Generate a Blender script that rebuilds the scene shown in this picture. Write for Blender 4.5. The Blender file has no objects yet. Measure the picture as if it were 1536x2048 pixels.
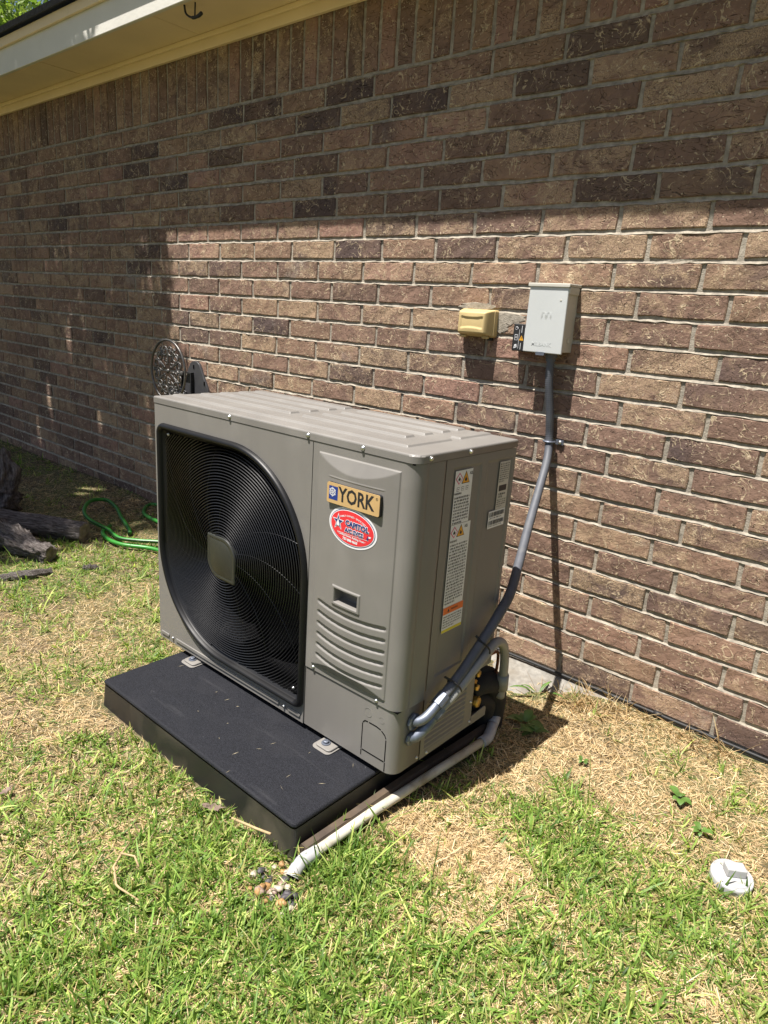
import bpy, math, random
import numpy as np
from mathutils import Vector, Matrix
random.seed(7); rng = np.random.default_rng(7)
scene = bpy.context.scene
COL = scene.collection

# ------------------------------------------------------------------ camera
CAM = np.array([1.8841, -1.1238, 1.0720]); YAW, PITCH, ROLL, FPX = 0.7009, -0.2788, 0.0682, 1373.3
def cam_axes():
    f = np.array([-math.sin(YAW)*math.cos(PITCH), math.cos(YAW)*math.cos(PITCH), math.sin(PITCH)])
    r0 = np.array([math.cos(YAW), math.sin(YAW), 0]); u0 = np.cross(r0, f)
    r = math.cos(ROLL)*r0 + math.sin(ROLL)*u0; u = -math.sin(ROLL)*r0 + math.cos(ROLL)*u0
    return r, u, f
CR, CU, CF = cam_axes()
cd = bpy.data.cameras.new('camera'); cam = bpy.data.objects.new('camera', cd); COL.objects.link(cam)
cd.sensor_fit = 'VERTICAL'; cd.sensor_height = 36; cd.sensor_width = 27; cd.lens = FPX/2048*36
cd.clip_start = 0.05; cd.clip_end = 3000
cam.matrix_world = Matrix(((CR[0], CU[0], -CF[0], CAM[0]), (CR[1], CU[1], -CF[1], CAM[1]), (CR[2], CU[2], -CF[2], CAM[2]), (0, 0, 0, 1)))
scene.camera = cam

# ------------------------------------------------------------------ sky, sun, exposure
SUN_DIR = Vector((0.13, 0.365, -1.0)).normalized()
elev = math.asin(-SUN_DIR.z)
w = bpy.data.worlds.new('World'); scene.world = w; w.use_nodes = True
nt = w.node_tree; bg = nt.nodes['Background']
sky = nt.nodes.new('ShaderNodeTexSky'); sky.sky_type = 'NISHITA'; sky.sun_disc = False
sky.sun_elevation = elev; sky.sun_rotation = math.atan2(-SUN_DIR.x, -SUN_DIR.y)
sky.air_density = 1.0; sky.dust_density = 2.0; sky.ozone_density = 1.0
nt.links.new(sky.outputs[0], bg.inputs[0]); bg.inputs[1].default_value = 0.050
sl = bpy.data.lights.new('sun', 'SUN'); sun = bpy.data.objects.new('sun', sl); COL.objects.link(sun)
sl.energy = 5.0; sl.angle = math.radians(0.53); sl.color = (1.0, 0.950, 0.885)
sun.rotation_euler = SUN_DIR.to_track_quat('-Z', 'Y').to_euler(); sun.location = (-2, -5, 12)
vs = scene.view_settings; vs.view_transform = 'Standard'; vs.look = 'None'; vs.gamma = 1; vs.exposure = 0.98
scene.cycles.max_bounces = 6; scene.cycles.diffuse_bounces = 3; scene.cycles.glossy_bounces = 3
scene.cycles.transparent_max_bounces = 4; scene.cycles.caustics_reflective = False; scene.cycles.caustics_refractive = False
scene.cycles.use_denoising = True

# ------------------------------------------------------------------ helpers
WL = {}
def fast_mesh(name, V, quads=None, tris=None, smooth=False):
    V = np.asarray(V, dtype=np.float32); me = bpy.data.meshes.new(name)
    q = np.zeros((0, 4), np.int32) if quads is None or len(quads) == 0 else np.asarray(quads, np.int32)
    t = np.zeros((0, 3), np.int32) if tris is None or len(tris) == 0 else np.asarray(tris, np.int32)
    me.vertices.add(len(V)); me.vertices.foreach_set('co', V.ravel())
    nl = q.size + t.size; me.loops.add(nl); me.polygons.add(len(q)+len(t))
    me.loops.foreach_set('vertex_index', np.concatenate([q.ravel(), t.ravel()]).astype(np.int32))
    ls = np.concatenate([np.arange(len(q))*4, q.size + np.arange(len(t))*3]).astype(np.int32)
    me.polygons.foreach_set('loop_start', ls)
    me.polygons.foreach_set('use_smooth', np.full(len(q)+len(t), smooth))
    me.update(calc_edges=True)
    return me

def tag(o, label=None, cat=None, group=None, kind=None):
    if label: o['label'] = label
    if cat: o['category'] = cat
    if group: o['group'] = group
    if kind: o['kind'] = kind
    return o

def link(name, me, m, parent=None, loc=(0, 0, 0)):
    o = bpy.data.objects.new(name, me); COL.objects.link(o)
    if me is not None and m is not None and not me.materials: me.materials.append(m)
    loc = Vector(loc)
    WL[o.name] = loc
    if parent is not None:
        o.parent = parent; o.location = loc - WL[parent.name]
    else: o.location = loc
    return o

def empty(name, loc, label, cat, group=None, kind=None):
    o = bpy.data.objects.new(name, None); COL.objects.link(o); o.location = loc; WL[o.name] = Vector(loc)
    o.empty_display_size = 0.05
    return tag(o, label, cat, group, kind)

class MB:
    def __init__(s): s.v = []; s.f = []
    def add(s, V, F):
        b = len(s.v); s.v.extend([tuple(map(float, p)) for p in V]); s.f.extend([tuple(b+i for i in f) for f in F]); return s
    def box(s, x0, x1, y0, y1, z0, z1):
        V = [(x, y, z) for z in (z0, z1) for y in (y0, y1) for x in (x0, x1)]
        return s.add(V, [(0, 2, 3, 1), (4, 5, 7, 6), (0, 1, 5, 4), (2, 6, 7, 3), (0, 4, 6, 2), (1, 3, 7, 5)])
    def obox(s, c, ax, ay, az, hx, hy, hz):
        c, ax, ay, az = map(np.array, (c, ax, ay, az))
        V = [c+ax*hx*i+ay*hy*j+az*hz*k for k in (-1, 1) for j in (-1, 1) for i in (-1, 1)]
        return s.add(V, [(0, 2, 3, 1), (4, 5, 7, 6), (0, 1, 5, 4), (2, 6, 7, 3), (0, 4, 6, 2), (1, 3, 7, 5)])
    def tube(s, P, r, n=12, cap=True, closed=False):
        P = [np.array(p, float) for p in P]; m = len(P)
        R = r if hasattr(r, '__len__') else [r]*m
        T = []
        for i in range(m):
            a = P[(i-1) % m] if closed else P[max(i-1, 0)]; b = P[(i+1) % m] if closed else P[min(i+1, m-1)]
            d = b-a; T.append(d/max(np.linalg.norm(d), 1e-9))
        up = np.array([0, 0, 1.0]) if abs(T[0][2]) < .9 else np.array([1.0, 0, 0])
        N = np.cross(T[0], up); N /= np.linalg.norm(N); V = []
        for i in range(m):
            N = N - T[i]*np.dot(N, T[i]); N /= np.linalg.norm(N); B = np.cross(T[i], N)
            for k in range(n):
                a = 2*math.pi*k/n; V.append(P[i]+R[i]*(math.cos(a)*N+math.sin(a)*B))
        F = [(i*n+k, i*n+(k+1) % n, ((i+1) % m)*n+(k+1) % n, ((i+1) % m)*n+k) for i in range(m if closed else m-1) for k in range(n)]
        if cap and not closed: F += [tuple(range(n))[::-1], tuple((m-1)*n+k for k in range(n))]
        return s.add(V, F)
    def lathe(s, prof, c, axis=(0, 0, 1), n=24):          # prof: (r, h) along axis from c
        a = np.array(axis, float); a /= np.linalg.norm(a); c = np.array(c, float)
        t = np.array([1.0, 0, 0]) if abs(a[0]) < .9 else np.array([0, 1.0, 0])
        u = np.cross(a, t); u /= np.linalg.norm(u); v = np.cross(a, u); V = []
        for r, h in prof:
            for k in range(n):
                th = 2*math.pi*k/n; V.append(c+a*h+r*(math.cos(th)*u+math.sin(th)*v))
        m = len(prof)
        F = [(i*n+k, i*n+(k+1) % n, (i+1)*n+(k+1) % n, (i+1)*n+k) for i in range(m-1) for k in range(n)]
        F += [tuple(range(n))[::-1], tuple((m-1)*n+k for k in range(n))]
        return s.add(V, F)
    def prism(s, poly, fn, d0, d1):                      # poly 2D, fn(u,v,d)->xyz, extruded d0..d1
        n = len(poly); V = [fn(u, v, d0) for u, v in poly]+[fn(u, v, d1) for u, v in poly]
        F = [tuple(range(n))[::-1], tuple(range(n, 2*n))]+[(i, (i+1) % n, n+(i+1) % n, n+i) for i in range(n)]
        return s.add(V, F)
    def build(s, name, m, parent=None, smooth=False, bevel=0, seg=2, auto=None, subs=0):
        A = np.array(s.v); lo, hi = A.min(0), A.max(0)
        c = np.array([(lo[0]+hi[0])/2, (lo[1]+hi[1])/2, lo[2]])
        me = bpy.data.meshes.new(name); me.from_pydata((A-c).tolist(), [], s.f); me.update()
        if smooth: me.polygons.foreach_set('use_smooth', [True]*len(me.polygons))
        o = link(name, me, m, parent, c)
        if bevel:
            b = o.modifiers.new('bevel', 'BEVEL'); b.width = bevel; b.segments = seg; b.limit_method = 'ANGLE'; b.angle_limit = math.radians(40)
            me.polygons.foreach_set('use_smooth', [True]*len(me.polygons))
        if subs:
            b = o.modifiers.new('subdiv', 'SUBSURF'); b.levels = b.render_levels = subs
        if (smooth or bevel) and not subs:
            e = o.modifiers.new('en', 'WEIGHTED_NORMAL') if bevel else None
            if e: e.keep_sharp = True
        return o

def grid(name, us, vs_, fn, m, parent, smooth=True, flip=False):
    nu, nv = len(us), len(vs_); V = np.array([fn(u, v) for v in vs_ for u in us])
    i, j = np.meshgrid(np.arange(nu-1), np.arange(nv-1)); a = (j*nu+i).ravel()
    q = np.stack([a, a+1, a+nu+1, a+nu], 1)
    if flip: q = q[:, ::-1]
    lo, hi = V.min(0), V.max(0); c = np.array([(lo[0]+hi[0])/2, (lo[1]+hi[1])/2, lo[2]])
    me = fast_mesh(name, V-c, q, smooth=smooth)
    return link(name, me, m, parent, c)

def sm(a, b, x):
    t = min(max((x-a)/(b-a), 0), 1); return t*t*(3-2*t)
def catmull(P, k=8):
    P = [np.array(p, float) for p in P]; Q = [2*P[0]-P[1]]+P+[2*P[-1]-P[-2]]; out = []
    for i in range(1, len(Q)-2):
        a, b, c, d = Q[i-1], Q[i], Q[i+1], Q[i+2]
        for j in range(k):
            t = j/k; out.append(.5*((2*b)+(c-a)*t+(2*a-5*b+4*c-d)*t*t+(-a+3*b-3*c+d)*t**3))
    return out+[P[-1]]
def rrect(x0, x1, y0, y1, r, n=6):
    P = []
    for cx, cy, a0 in ((x1-r, y0+r, -90), (x1-r, y1-r, 0), (x0+r, y1-r, 90), (x0+r, y0+r, 180)):
        for k in range(n+1):
            a = math.radians(a0+90*k/n); P.append((cx+r*math.cos(a), cy+r*math.sin(a)))
    return P
FR = lambda u, v, d: (u, d, v)                             # front plane: u=x, v=z, d=y
# value noise for layout
_ng = rng.random((96, 96))
def vnoise(x, y, s):
    x = np.asarray(x)*s+37.3; y = np.asarray(y)*s+51.7
    xi = np.floor(x).astype(int); yi = np.floor(y).astype(int); fx = x-xi; fy = y-yi
    fx = fx*fx*(3-2*fx); fy = fy*fy*(3-2*fy); g = lambda a, b: _ng[a % 96, b % 96]
    return (g(xi, yi)*(1-fx)+g(xi+1, yi)*fx)*(1-fy)+(g(xi, yi+1)*(1-fx)+g(xi+1, yi+1)*fx)*fy

# ------------------------------------------------------------------ materials
def newmat(name):
    m = bpy.data.materials.new(name); m.use_nodes = True
    return m, m.node_tree.nodes, m.node_tree.links, m.node_tree.nodes['Principled BSDF']
def nd(N, t, **k):
    n = N.new('ShaderNode'+t)
    for a, b in k.items():
        if a.startswith('i_'): n.inputs[a[2:].replace('_', ' ')].default_value = b
        else: setattr(n, a, b)
    return n
def ramp(N, stops, interp='LINEAR'):
    r = N.new('ShaderNodeValToRGB'); e = r.color_ramp.elements; r.color_ramp.interpolation = interp
    while len(e) < len(stops): e.new(0.5)
    for k, (p, c) in zip(e, stops): k.position = p; k.color = (*c, 1) if len(c) == 3 else c
    return r
def simple(name, col, rough=.5, metal=0, vary=.12, scale=8, bump=0, bscale=200, spec=.5, dirt=None, dscale=6, coat=0, streak=0):
    m, N, L, B = newmat(name)
    B.inputs['Roughness'].default_value = rough; B.inputs['Metallic'].default_value = metal
    B.inputs['Specular IOR Level'].default_value = spec; B.inputs['Coat Weight'].default_value = coat
    g = nd(N, 'NewGeometry'); n = nd(N, 'TexNoise', i_Scale=scale, i_Detail=6.0); L.new(g.outputs['Position'], n.inputs['Vector'])
    c = np.array(col); r = ramp(N, [(.3, tuple(c*(1-vary))), (.7, tuple(np.minimum(c*(1+vary), 1)))]); L.new(n.outputs['Fac'], r.inputs[0])
    out = r.outputs[0]
    if dirt is not None:
        n2 = nd(N, 'TexNoise', i_Scale=dscale, i_Detail=8.0, i_Distortion=.6); L.new(g.outputs['Position'], n2.inputs['Vector'])
        r2 = ramp(N, [(.5, (0, 0, 0)), (.72, (1, 1, 1))]); L.new(n2.outputs['Fac'], r2.inputs[0])
        mx = nd(N, 'MixRGB'); mx.inputs[2].default_value = (*dirt[:3], 1)
        mul = nd(N, 'Math', operation='MULTIPLY'); mul.inputs[1].default_value = dirt[3]; L.new(r2.outputs[0], mul.inputs[0])
        L.new(mul.outputs[0], mx.inputs[0]); L.new(out, mx.inputs[1]); out = mx.outputs[0]
        rr = nd(N, 'MapRange'); rr.inputs['To Min'].default_value = rough; rr.inputs['To Max'].default_value = min(rough+.3, 1); L.new(mul.outputs[0], rr.inputs[0]); L.new(rr.outputs[0], B.inputs['Roughness'])
    if streak:
        mp = nd(N, 'Mapping'); mp.inputs['Scale'].default_value = (16, 16, 1.1); L.new(g.outputs['Position'], mp.inputs['Vector'])
        ns = nd(N, 'TexNoise', i_Scale=1.0, i_Detail=5.0, i_Roughness=.6); L.new(mp.outputs[0], ns.inputs['Vector'])
        rs = ramp(N, [(.42, (1-streak,)*3), (.62, (1+streak*.8,)*3)]); L.new(ns.outputs['Fac'], rs.inputs[0])
        ms = nd(N, 'MixRGB', blend_type='MULTIPLY'); ms.inputs[0].default_value = 1; L.new(out, ms.inputs[1]); L.new(rs.outputs[0], ms.inputs[2]); out = ms.outputs[0]
    L.new(out, B.inputs['Base Color'])
    if bump:
        nb = nd(N, 'TexNoise', i_Scale=bscale, i_Detail=4.0); L.new(g.outputs['Position'], nb.inputs['Vector'])
        bp = nd(N, 'Bump', i_Strength=bump, i_Distance=.002); L.new(nb.outputs['Fac'], bp.inputs['Height']); L.new(bp.outputs[0], B.inputs['Normal'])
    return m

def brick_material():
    m, N, L, B = newmat('brick'); B.inputs['Roughness'].default_value = .92; B.inputs['Specular IOR Level'].default_value = .25
    g = nd(N, 'NewGeometry'); at = nd(N, 'Attribute', attribute_name='tone', attribute_type='GEOMETRY'); oi = nd(N, 'ObjectInfo')
    ad = nd(N, 'MixRGB', blend_type='ADD'); ad.inputs[0].default_value = 1; L.new(at.outputs['Color'], ad.inputs[1]); L.new(oi.outputs['Color'], ad.inputs[2])
    sp = nd(N, 'SeparateColor'); L.new(ad.outputs[0], sp.inputs[0]); tone, pale, dark = sp.outputs
    P = g.outputs['Position']
    base = ramp(N, [(0, (.135, .094, .077)), (.3, (.195, .128, .098)), (.6, (.240, .156, .119)), (.8, (.266, .178, .122)), (1, (.295, .182, .142))]); L.new(tone, base.inputs[0])
    # mottling
    n1 = nd(N, 'TexNoise', i_Scale=14.0, i_Detail=8.0, i_Roughness=.65); L.new(P, n1.inputs['Vector'])
    r1 = ramp(N, [(.3, (.72, .70, .70)), (.7, (1.28, 1.24, 1.2))]); L.new(n1.outputs['Fac'], r1.inputs[0])
    mu = nd(N, 'MixRGB', blend_type='MULTIPLY'); mu.inputs[0].default_value = 1; L.new(base.outputs[0], mu.inputs[1]); L.new(r1.outputs[0], mu.inputs[2])
    # dark, purplish burnt areas
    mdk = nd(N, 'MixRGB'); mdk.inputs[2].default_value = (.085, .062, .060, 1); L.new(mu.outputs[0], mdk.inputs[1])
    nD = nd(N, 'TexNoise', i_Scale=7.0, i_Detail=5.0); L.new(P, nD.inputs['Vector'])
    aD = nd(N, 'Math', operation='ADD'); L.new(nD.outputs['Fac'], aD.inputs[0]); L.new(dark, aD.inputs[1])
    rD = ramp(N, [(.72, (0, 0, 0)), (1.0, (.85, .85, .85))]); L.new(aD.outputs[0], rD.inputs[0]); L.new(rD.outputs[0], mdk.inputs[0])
    # pale sand patches
    nP = nd(N, 'TexNoise', i_Scale=11.0, i_Detail=9.0, i_Roughness=.7, i_Distortion=1.2); L.new(P, nP.inputs['Vector'])
    aP = nd(N, 'Math', operation='ADD'); L.new(nP.outputs['Fac'], aP.inputs[0]); L.new(pale, aP.inputs[1])
    rP = ramp(N, [(.57, (0, 0, 0)), (.72, (1, 1, 1))]); L.new(aP.outputs[0], rP.inputs[0])
    fs = nd(N, 'TexNoise', i_Scale=320.0, i_Detail=2.0); L.new(P, fs.inputs['Vector'])
    rf = ramp(N, [(.42, (.25, .25, .25)), (.6, (1, 1, 1))]); L.new(fs.outputs['Fac'], rf.inputs[0])
    mp = nd(N, 'Math', operation='MULTIPLY'); L.new(rP.outputs[0], mp.inputs[0]); L.new(rf.outputs[0], mp.inputs[1])
    mps = nd(N, 'Math', operation='MULTIPLY'); mps.inputs[1].default_value = .9; L.new(mp.outputs[0], mps.inputs[0])
    mx = nd(N, 'MixRGB'); mx.inputs[2].default_value = (.46, .335, .215, 1); L.new(mdk.outputs[0], mx.inputs[1]); L.new(mps.outputs[0], mx.inputs[0])
    # worm-like folded clay creases: thin curved lines, pale on one side, cut into the face
    nw = nd(N, 'TexNoise', i_Scale=17.0, i_Detail=2.2, i_Distortion=1.6); L.new(P, nw.inputs['Vector'])
    wv = nd(N, 'MapRange'); wv.inputs['From Min'].default_value = .44; wv.inputs['From Max'].default_value = .56
    L.new(nw.outputs['Fac'], wv.inputs[0])
    rl = ramp(N, [(0, (0, 0, 0)), (.32, (0, 0, 0)), (.5, (1, 1, 1)), (.68, (0, 0, 0)), (1, (0, 0, 0))]); L.new(wv.outputs[0], rl.inputs[0])
    ng = nd(N, 'TexNoise', i_Scale=26.0, i_Detail=3.0); L.new(P, ng.inputs['Vector'])
    rg = ramp(N, [(.47, (0, 0, 0)), (.55, (1, 1, 1))]); L.new(ng.outputs['Fac'], rg.inputs[0])
    line = nd(N, 'Math', operation='MULTIPLY'); L.new(rl.outputs[0], line.inputs[0]); L.new(rg.outputs[0], line.inputs[1])
    lw = nd(N, 'Math', operation='MULTIPLY'); lw.inputs[1].default_value = .9; L.new(line.outputs[0], lw.inputs[0])
    mx2 = nd(N, 'MixRGB'); mx2.inputs[2].default_value = (.60, .48, .32, 1); L.new(mx.outputs[0], mx2.inputs[1]); L.new(lw.outputs[0], mx2.inputs[0])
    # small pale nicks
    vo = nd(N, 'TexVoronoi', i_Scale=75.0); L.new(P, vo.inputs['Vector'])
    rv = ramp(N, [(.12, (1, 1, 1)), (.22, (0, 0, 0))]); L.new(vo.outputs['Distance'], rv.inputs[0])
    vs2 = nd(N, 'SeparateColor'); L.new(vo.outputs['Color'], vs2.inputs[0])
    th = nd(N, 'Math', operation='GREATER_THAN'); th.inputs[1].default_value = .5; L.new(vs2.outputs[0], th.inputs[0])
    nk = nd(N, 'Math', operation='MULTIPLY'); L.new(rv.outputs[0], nk.inputs[0]); L.new(th.outputs[0], nk.inputs[1])
    mx3 = nd(N, 'MixRGB'); mx3.inputs[2].default_value = (.56, .46, .34, 1); L.new(mx2.outputs[0], mx3.inputs[1])
    nk2 = nd(N, 'Math', operation='MULTIPLY'); nk2.inputs[1].default_value = .7; L.new(nk.outputs[0], nk2.inputs[0]); L.new(nk2.outputs[0], mx3.inputs[0])
    # grey mortar smears and dried wash
    nM = nd(N, 'TexNoise', i_Scale=3.1, i_Detail=9.0, i_Roughness=.72); L.new(P, nM.inputs['Vector'])
    rM = ramp(N, [(.60, (0, 0, 0)), (.72, (.7, .7, .7))]); L.new(nM.outputs['Fac'], rM.inputs[0])
    mx4 = nd(N, 'MixRGB'); mx4.inputs[2].default_value = (.40, .36, .31, 1); L.new(mx3.outputs[0], mx4.inputs[1])
    mm = nd(N, 'Math', operation='MULTIPLY'); L.new(rM.outputs[0], mm.inputs[0]); L.new(rf.outputs[0], mm.inputs[1]); L.new(mm.outputs[0], mx4.inputs[0])
    L.new(mx4.outputs[0], B.inputs['Base Color'])
    # relief
    nb = nd(N, 'TexNoise', i_Scale=60.0, i_Detail=8.0, i_Roughness=.7); L.new(P, nb.inputs['Vector'])
    ncr = nd(N, 'TexNoise', i_Scale=21.0, i_Detail=3.0, i_Distortion=1.8)
    mpn = nd(N, 'Mapping'); mpn.inputs['Location'].default_value = (3.1, 1.7, 5.2); mpn.inputs['Scale'].default_value = (.55, 1, 1.25); L.new(P, mpn.inputs['Vector']); L.new(mpn.outputs[0], ncr.inputs['Vector'])
    cr = nd(N, 'MapRange'); cr.inputs['From Min'].default_value = .46; cr.inputs['From Max'].default_value = .54; L.new(ncr.outputs['Fac'], cr.inputs[0])
    rc = ramp(N, [(0, (1, 1, 1)), (.38, (1, 1, 1)), (.5, (0, 0, 0)), (.56, (1, 1, 1)), (1, (1, 1, 1))]); L.new(cr.outputs[0], rc.inputs[0])
    b1 = nd(N, 'Bump', i_Strength=.8, i_Distance=.006); L.new(nb.outputs['Fac'], b1.inputs['Height'])
    b2 = nd(N, 'Bump', i_Strength=1.0, i_Distance=.006); L.new(rc.outputs[0], b2.inputs['Height']); L.new(b1.outputs[0], b2.inputs['Normal'])
    b3 = nd(N, 'Bump', i_Strength=.6, i_Distance=.002); L.new(line.outputs[0], b3.inputs['Height']); L.new(b2.outputs[0], b3.inputs['Normal'])
    L.new(b3.outputs[0], B.inputs['Normal'])
    return m

def blade_material(name, trans):
    m, N, L, B = newmat(name); B.inputs['Roughness'].default_value = .5; B.inputs['Specular IOR Level'].default_value = .35
    at = nd(N, 'Attribute', attribute_name='col'); L.new(at.outputs['Color'], B.inputs['Base Color'])
    tr = nd(N, 'BsdfTranslucent'); mixc = nd(N, 'MixRGB', blend_type='MULTIPLY'); mixc.inputs[0].default_value = 1; mixc.inputs[2].default_value = (1.5, 1.6, .9, 1)
    L.new(at.outputs['Color'], mixc.inputs[1]); L.new(mixc.outputs[0], tr.inputs['Color'])
    mx = nd(N, 'MixShader'); mx.inputs[0].default_value = trans
    L.new(B.outputs[0], mx.inputs[1]); L.new(tr.outputs[0], mx.inputs[2]); L.new(mx.outputs[0], N['Material Output'].inputs['Surface'])
    return m

def soil_material():
    m, N, L, B = newmat('soil_and_thatch'); B.inputs['Roughness'].default_value = .95
    g = nd(N, 'NewGeometry'); n = nd(N, 'TexNoise', i_Scale=9.0, i_Detail=10.0, i_Roughness=.75); L.new(g.outputs['Position'], n.inputs['Vector'])
    n.inputs['Scale'].default_value = 34.0; r = ramp(N, [(.32, (.025, .018, .011)), (.5, (.09, .065, .036)), (.68, (.24, .18, .10))]); L.new(n.outputs['Fac'], r.inputs[0])
    n3 = nd(N, 'TexNoise', i_Scale=2.3, i_Detail=9.0, i_Roughness=.7); L.new(g.outputs['Position'], n3.inputs['Vector']); n4 = nd(N, 'TexNoise', i_Scale=45.0, i_Detail=4.0); L.new(g.outputs['Position'], n4.inputs['Vector'])
    r4 = ramp(N, [(.35, (.04, .07, .015)), (.65, (.15, .19, .05))]); L.new(n4.outputs['Fac'], r4.inputs[0]); r3 = ramp(N, [(.42, (0, 0, 0)), (.62, (.7, .7, .7))]); L.new(n3.outputs['Fac'], r3.inputs[0])
    mx = nd(N, 'MixRGB'); L.new(r3.outputs[0], mx.inputs[0]); L.new(r.outputs[0], mx.inputs[1]); L.new(r4.outputs[0], mx.inputs[2]); L.new(mx.outputs[0], B.inputs['Base Color'])
    nb = nd(N, 'TexNoise', i_Scale=90.0, i_Detail=6.0); L.new(g.outputs['Position'], nb.inputs['Vector'])
    bp = nd(N, 'Bump', i_Strength=1.0, i_Distance=.01); L.new(nb.outputs['Fac'], bp.inputs['Height']); L.new(bp.outputs[0], B.inputs['Normal'])
    return m

def bark_material():
    m, N, L, B = newmat('bark'); B.inputs['Roughness'].default_value = .95
    at = nd(N, 'Attribute', attribute_name='uvl'); n = nd(N, 'TexNoise', i_Scale=7.0, i_Detail=8.0, i_Roughness=.7, i_Distortion=.5); L.new(at.outputs['Vector'], n.inputs['Vector'])
    r = ramp(N, [(.36, (.030, .022, .020)), (.47, (.12, .10, .092)), (.62, (.27, .24, .225))]); L.new(n.outputs['Fac'], r.inputs[0]); L.new(r.outputs[0], B.inputs['Base Color'])
    bp = nd(N, 'Bump', i_Strength=1.0, i_Distance=.02); L.new(n.outputs['Fac'], bp.inputs['Height']); L.new(bp.outputs[0], B.inputs['Normal'])
    return m

def gold_material():
    return simple('brushed_gold_plate', (.60, .40, .18), .42, .2, .08, 20)

M = {}
M['brick'] = brick_material()
M['mortar'] = simple('mortar', (.320, .285, .232), .95, 0, .3, 60, 1.0, 220, .2, dirt=(.22, .195, .165, .6), dscale=14)
M['concrete'] = simple('concrete', (.235, .222, .198), .95, 0, .28, 45, 1.0, 90, .2, dirt=(.2, .17, .13, .5), dscale=9)
M['trim'] = simple('cream_trim_paint', (.85, .69, .465), .6, 0, .05, 4, .25, 60, dirt=(.70, .55, .35, .4), dscale=3)
M['fascia'] = simple('pale_fascia_paint', (.70, .68, .62), .55, 0, .05, 6, .35, 90)
M['shingle'] = simple('dark_shingle', (.045, .043, .045), .9, 0, .4, 60, .8, 300)
M['taupe'] = simple('taupe_cabinet_paint', (.194, .183, .169), .44, 0, .04, 3, .08, 700, dirt=(.236, .223, .203, .45), dscale=7, streak=.022)
M['taupe_dark'] = simple('taupe_pan_paint', (.22, .20, .17), .6, 0, .1, 5)
M['bezel'] = simple('black_bezel_plastic', (.0055, .0055, .0065), .42, 0, .1, 6, .05, 500, .35, dirt=(.012, .012, .012, .3), dscale=7)
M['wire'] = simple('black_coated_wire', (.012, .012, .013), .30, 0, .1, 6)
M['cap'] = simple('fan_cap_plastic', (.028, .029, .023), .4, 0, .1, 6)
M['cavity'] = simple('dark_interior', (.002, .002, .002), .95, 0, .1, 6, spec=.03)
M['blade'] = simple('fan_blade_plastic', (.0018, .0018, .002), .9, 0, .1, 6, spec=.05)
M['screw'] = simple('zinc_screw', (.62, .62, .60), .28, .9, .1, 90)
M['galv'] = simple('galvanised_steel', (.17, .19, .235), .5, .7, .2, 60, .1, 100)
M['black'] = simple('matte_black_plastic', (.012, .012, .013), .6, 0, .1, 10)
M['pad'] = simple('black_textured_pad', (.0135, .0143, .0185), .68, 0, .5, 330, 1.0, 420, .22, dirt=(.026, .026, .030, .35), dscale=9)
def pad_flecks():
    m = M['pad']; N, L = m.node_tree.nodes, m.node_tree.links; B = N['Principled BSDF']; src = B.inputs['Base Color'].links[0].from_socket
    g = nd(N, 'NewGeometry'); v = nd(N, 'TexVoronoi', i_Scale=24.0); ds = nd(N, 'TexNoise', i_Scale=60.0, i_Detail=3.0); ad = nd(N, 'MixRGB', blend_type='ADD'); ad.inputs[0].default_value = .05
    L.new(g.outputs['Position'], ds.inputs['Vector']); L.new(g.outputs['Position'], ad.inputs[1]); L.new(ds.outputs['Color'], ad.inputs[2]); L.new(ad.outputs[0], v.inputs['Vector'])
    rv = ramp(N, [(.03, (1, 1, 1)), (.12, (0, 0, 0))]); L.new(v.outputs['Distance'], rv.inputs[0]); sp = nd(N, 'SeparateColor'); L.new(v.outputs['Color'], sp.inputs[0])
    th = nd(N, 'Math', operation='GREATER_THAN'); th.inputs[1].default_value = .84; L.new(sp.outputs[0], th.inputs[0]); mu = nd(N, 'Math', operation='MULTIPLY'); L.new(rv.outputs[0], mu.inputs[0]); L.new(th.outputs[0], mu.inputs[1])
    mp = nd(N, 'Mapping'); mp.inputs['Rotation'].default_value = (0, 0, .6); mp.inputs['Scale'].default_value = (3, 26, 3); L.new(g.outputs['Position'], mp.inputs['Vector']); sc = nd(N, 'TexNoise', i_Scale=1.0, i_Detail=7.0, i_Roughness=.7); L.new(mp.outputs[0], sc.inputs['Vector'])
    rs = ramp(N, [(.60, (0, 0, 0)), (.74, (.35, .35, .35))]); L.new(sc.outputs['Fac'], rs.inputs[0]); mxm = nd(N, 'Math', operation='MAXIMUM'); L.new(mu.outputs[0], mxm.inputs[0]); L.new(rs.outputs[0], mxm.inputs[1])
    mx = nd(N, 'MixRGB'); mx.inputs[2].default_value = (.06, .06, .065, 1); L.new(src, mx.inputs[1]); L.new(mxm.outputs[0], mx.inputs[0]); L.new(mx.outputs[0], B.inputs['Base Color'])
pad_flecks()
M['pad_side'] = simple('black_smooth_pad_side', (.013, .013, .014), .45, 0, .2, 10, .1, 60, dirt=(.10, .085, .06, .6), dscale=5)
M['board'] = simple('weathered_dark_board', (.065, .047, .033), .8, 0, .4, 18, .5, 90, dirt=(.14, .095, .055, .7), dscale=7)
M['pvc'] = simple('aged_pvc', (.50, .475, .40), .55, 0, .15, 12, .2, 80, dirt=(.22, .17, .10, .8), dscale=13)
M['pvc_white'] = simple('white_pvc_fitting', (.40, .40, .41), .4, 0, .08, 12, .1, 60, dirt=(.24, .21, .17, .7), dscale=22)
M['primer'] = simple('dark_primer_ring', (.03, .03, .07), .5)
M['conduit'] = simple('grey_liquidtight_conduit', (.088, .094, .110), .58, 0, .12, 30, dirt=(.15, .15, .15, .4), dscale=20)
M['cable'] = simple('light_grey_conduit', (.25, .25, .24), .5, 0, .06, 20)
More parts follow.
